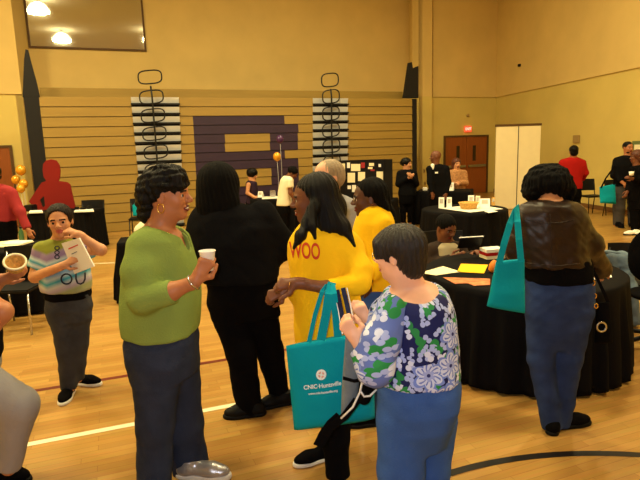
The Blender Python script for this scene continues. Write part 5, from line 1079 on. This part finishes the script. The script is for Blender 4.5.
# seated person at left edge
def crouch():
    s = Person('person in light grey trousers sitting at the left edge with bare arms', -20, 2.65, .006)
    s.head(-22, 250, 0, 46, -5, -10, 0, neck=(-34, 286, 0, 10), nr=.24)
    T = [(280, -44, -24, 0, .10), (290, -55, -14, 0, .17), (310, -60, -8, 0, .18), (340, -62, -4, 0, .18), (368, -66, -2, 0, .19), (386, -66, -6, 0, .19)]
    a1 = [(-20, 297, -.16, 12), (2, 312, -.22, 9.5), (-16, 340, -.24, 7)]; a2 = [(-24, 297, .14, 11), (-18, 300, .24, 9), (0, 280, .26, 6.2)]
    s.body += [s.loft(T, -.03)]+s.chain(a1)+s.chain(a2)
    w = s.p(*a2[2][:3]); s.hand(w, s.p(18, 274, .26)-w, (.2, -.8, -.5), 1, .175, (.45, .5, .5, .6), .2)
    w = s.p(*a1[2][:3]); s.hand(w, s.p(-26, 356, -.22)-w, (0, -1, 0), 1, .17, (.6,)*4)
    l1 = [(-38, 380, -.10, 28), (19, 405, -.14, 18), (9, 468, -.14, 11.5)]; l2 = [(-38, 384, .10, 26), (10, 400, .14, 18), (-6, 462, .14, 13)]
    s.body += s.chain(l1, off=-.02)+s.chain(l2, off=-.02); s.finish('skin_brown')
    s.garment('black_top', [s.loft(T)]+s.chain([(-20, 297, -.16, 14), (-10, 303, -.19, 13)], .04, flat=True)+s.chain([(-24, 297, .14, 13), (-20, 300, .2, 12)], .04, flat=True), 'black', (.007, 14, 4))
    s.garment('trousers', [s.loft([(364, -66, -4, 0, .18), (384, -68, -4, 0, .19), (404, -66, -10, 0, .17)], k=.06)]+s.chain(l1, .035, flat=True)+s.chain(l2, .035, flat=True), 'grey_pants', (.006, 15, 5))
    for l, yy in ((l1, -14), (l2, -8)):
        q = s.p(*l[2][:3]); s.shoe(q[0]+.0, q[1], yy, .26, 'black', 'rubber', z=0)
    s.hair(s.cap(1.08)+[s.H((-.3, 0, 0), (.25, .36, .36), .1)], 'hair_black')
    # tan drum-like bowl
    c = aty(15, 262, 2.65+.22); R = Matrix.Rotation(math.radians(24), 3, 'Y')@Matrix.Rotation(math.radians(34), 3, 'X'); bw = empty('bowl', c, 0, 'tan bowl with a pale rim held up by a hand at the left edge', 'bowl')
    B().lathe([(.03, -.06), (.042, -.05), (.052, .0), (.05, .0), (.04, -.04), (.0, -.045)], n=28, tilt=R).build('vessel', MT['wicker'], bw)
    B().tube([tuple(R@Vector((.053*math.cos(t), .053*math.sin(t), .002))) for t in np.linspace(0, 6.283, 30, endpoint=False)], .006, 8, True).build('rim', MT['cream_paper'], bw)
crouch()
# far group by the double door
simple('woman in a black suit with hands clasped before the bleachers', 406, 12.0, (406.5, 164, 0, 11.5, -30), [(169.3, 403, 410, 0, .06), (171.5, 398.5, 415, 0, .12), (178, 397.5, 416, 0, .14), (188, 399, 415, 0, .13), (196, 398, 416, 0, .14)],
       [[(400, 174, 0, 2.4), (398.5, 184, -.03, 2), (409, 177.5, -.2, 1.5)], [(414, 174, 0, 2.4), (416, 184, -.04, 2), (411, 177, -.2, 1.5)]], [[(403, 200, 0, 4), (403, 210, 0, 3.4), (403, 222.5, 0, 3)], [(410.5, 200, 0, 4), (410.5, 210, 0, 3.4), (410.5, 222.5, 0, 3)]],
       [(194, 398.5, 415.5, 0, .13), (204, 399.5, 414.5, 0, .13)], 'skin_tan', 'black_wool', 'black', lambda s: s.cap(1.1)+[s.H((-.45, .1, .1), (.2, .22, .22), .06)], 'long', [(403, 224.5, -80), (410.5, 224.5, -80)], topname='jacket')
s14 = simple('tall bald man in a black suit with a white name badge beside the double door', 438, 11.3, (435.5, 157, 0, 12.5, 178), [(164, 433, 441, 0, .06), (166, 429, 446, 0, .12), (173, 428, 448, 0, .14), (186, 429, 448, 0, .13), (200, 428.5, 448, 0, .14)],
       [[(430, 169, -.06, 2.6), (430, 182, -.1, 2.1), (432, 193, -.16, 1.6)], [(446, 169, -.05, 2.6), (448, 182, -.06, 2.1), (446, 194, -.12, 1.6)]], [[(434, 204, 0, 4.2), (434, 214, 0, 3.5), (434, 227.5, 0, 3)], [(443, 204, 0, 4.2), (443, 214, 0, 3.5), (443, 227.5, 0, 3)]],
       [(198, 429, 447, 0, .13), (208, 429.5, 446.5, 0, .13)], 'skin_dark', 'black_wool', 'black', None, 'long', [(434, 229.5, 185), (443, 229.5, 185)], topname='jacket')
s14.garment('shirt_front', [cone(s14.p(432.6, 165.5, -.09), s14.p(430.5, 186, -.13), .04, .018, .01)], 'white', (.001, 10, 1))
B().box(tuple(s14.p(435, 173.5, -.155)), tuple(s14.p(438, 171.8, -.165))).build('name_badge', MT['white'], s14.root)
s15 = simple('woman with reddish hair and a tan top seated behind the far table', 457, 13.1, (456.5, 164, 0, 11, -80), [(169, 454, 460, 0, .06), (171, 450, 464, 0, .11), (178, 449, 465, 0, .13), (190, 450, 465, 0, .14), (202, 450, 465, 0, .15)],
       [[(451, 173, 0, 2.2), (449, 183, -.06, 1.8), (455, 183, -.25, 1.4)], [(464, 173, 0, 2.2), (466, 183, -.06, 1.8), (459, 183, -.25, 1.4)]], [[(453, 203, 0, 4), (453, 205, -.35, 3.3), (453, 216, -.37, 2.6)], [(461, 203, 0, 4), (461, 205, -.35, 3.3), (461, 216, -.37, 2.6)]],
       [(198, 450, 465, 0, .14), (205, 450, 465, 0, .14)], 'skin_tan', cloth('tan patterned knit', (176, 128, 86), var=.3, vscale=30), 'black', lambda s: s.cap(1.1)+[s.H((-.15, 0, -.2), (.28, .42, .45), .1)], 'long', None, hm='hair_red', topname='top')
# man in red by the right wall
simple('man in a bright red shirt standing with his back turned by the right wall', 573, 12.35, (573.4, 151.5, 0, 11.5, 80), [(157, 570, 577, 0, .06), (159, 563, 582, 0, .12), (166, 560.5, 585, 0, .14), (178, 562, 582.5, 0, .13), (190, 562, 582, 0, .13)],
       [[(562.5, 163, 0, 2.6), (560.5, 174, .02, 2.2), (563, 184, .16, 1.7)], [(582, 163, 0, 2.6), (585, 173, .02, 2.2), (582, 180, .2, 1.7)]], [[(567.5, 194, 0, 4.6), (567.5, 203, 0, 3.7), (567.5, 214.5, 0, 3.2)], [(576.5, 194, 0, 4.6), (576.5, 203, 0, 3.7), (576.5, 214.5, 0, 3.2)]],
       [(188, 562.5, 581.5, 0, .13), (198, 563, 581, 0, .13)], 'skin_brown', 'red', 'black', lambda s: [s.H((-.1, 0, .18), (.44, .38, .37)), s.H((-.25, 0, -.1), (.25, .34, .3), .1), s.H((.42, 0, -.14), (.34, .5, .40), .03, 's')], 'long', [(567.5, 216.5, 85), (576.5, 216.5, 85)])
simple('bearded man in black sweater and slate trousers facing the camera by the right wall', 625, 11.0, (628, 148, 0, 12.5, -80), [(155, 624, 632, 0, .06), (157.5, 616, 637, 0, .12), (166, 614, 640, 0, .15), (178, 614.5, 640, 0, .15), (188, 615, 640, 0, .15)],
       [[(617, 162, 0, 2.9), (614.5, 175, -.02, 2.4), (622, 182, -.16, 1.8)], [(638, 162, 0, 2.9), (642, 175, -.02, 2.4), (637, 184, -.14, 1.8)]], [[(620, 192, 0, 6.4), (619, 208, 0, 5.4), (618.5, 225, 0, 4.8)], [(633, 192, 0, 6.2), (633, 208, 0, 5), (633, 225, 0, 4.4)]],
       [(186, 614.5, 639.5, 0, .15), (198, 614.5, 639, 0, .15)], 'skin_brown', 'black_wool', 'slate', lambda s: s.cap(.965)+[s.H((.12, 0, -.33), (.22, .24, .17), .06), s.H((.40, 0, -.25), (.1, .12, .05), .03, 's')], 'long', [(618.5, 227, -95), (633, 227, -80)], topname='sweater')
simple('brown-haired person in a black top holding a small white cup at the right edge', 640, 10.3, (636.5, 157, 0, 13, 165), [(165, 634, 642, 0, .07), (168, 630, 649, 0, .12), (178, 628, 651, 0, .15), (192, 629, 651, 0, .15), (202, 629, 652, 0, .16)],
       [[(640, 172, -.12, 2.9), (643, 182, -.16, 2.4), (632, 178.5, -.24, 1.8)], [(632, 172, .1, 2.6), (630, 184, .1, 2.2), (627, 192, .0, 1.7)]], [[(635, 206, 0, 5.5), (635, 218, 0, 4.4), (635, 233, 0, 3.8)], [(645, 206, 0, 5.5), (645, 218, 0, 4.4), (645, 233, 0, 3.8)]],
       [(200, 629.5, 651, 0, .15), (210, 630, 650, 0, .15)], 'skin_dark', 'black', 'black', lambda s: s.cap(1.12)+[s.H((-.22, 0, -.1), (.3, .4, .42), .1)], 'long', [(635, 235, 175, 'white'), (645, 235, 175, 'white')], hm='hair_red', topname='top')
cq = aty(631.3, 175.4, 10.0); c_ = empty('cup', cq, 0, 'tiny white cup in the hand of the person at the right photo edge', 'cup'); B().lathe([(.035, 0), (.045, .07), (.04, .07), (.032, .01), (0, .01)], n=16).build('wall_paper', MT['white'], c_)
# people by the table under the purple letter
simple('person in a cream shirt bending at the table by the purple bleacher letter', 286, 10.3, (292.5, 173, -.02, 12, -5, -35), [(176, 283.5, 292.5, 0, .11), (180, 280.5, 294, 0, .15), (190, 278.5, 292.5, 0, .16), (200, 277, 291.5, 0, .17), (206, 276.5, 291.5, 0, .17)],
       [[(289.5, 181, -.14, 2.6), (290.5, 193, -.17, 2.1), (297, 203, -.12, 1.6)], [(290, 181, .14, 2.6), (291, 193, .17, 2.1), (298, 203, .12, 1.6)]], [[(283, 210, -.08, 5), (283, 222, -.08, 3.8), (282, 240, -.08, 3.2)], [(286, 210, .08, 5), (286, 222, .08, 3.8), (286, 240, .08, 3.2)]],
       [(204, 277, 291, 0, .16), (214, 277.5, 290.5, 0, .16)], 'skin_dark', 'cream', 'black', lambda s: s.cap(1.05), 'short', [(282, 242, -5), (286, 241, -5)], hm='hair_matte', neck=(288.5, 178, 0, 3))
simple('woman with dark bobbed hair and a sleeveless dark top beside the purple bleacher letter', 251, 12.4, (252.5, 174.5, 0, 11.5, -10, -20), [(180.5, 248, 254, 0, .07), (183, 246, 257, 0, .13), (190, 246, 258, 0, .14), (198, 247, 257.5, 0, .13), (204, 246, 258, 0, .14)],
       [[(248.5, 184.5, -.14, 2.2), (247.5, 193, -.17, 1.8), (254, 197, -.2, 1.4)], [(252, 184, .14, 2.2), (253, 193, .17, 1.8), (258, 197, .1, 1.4)]], [[(250, 208, -.07, 4), (250, 217, -.07, 3.2), (250, 229, -.07, 2.7)], [(254, 208, .07, 4), (254, 217, .07, 3.2), (254, 229, .07, 2.7)]],
       [(202, 246, 258, 0, .13), (212, 246.5, 257.5, 0, .13)], 'skin_tan', cloth('dark purple cotton', (44, 28, 48)), 'black', lambda s: [s.H((-.08, 0, .12), (.5, .46, .46)), s.H((.5, 0, -.22), (.3, .5, .36), .04, 's')], 'none', [(250, 231, -5), (254, 230, -5)], topname='top')
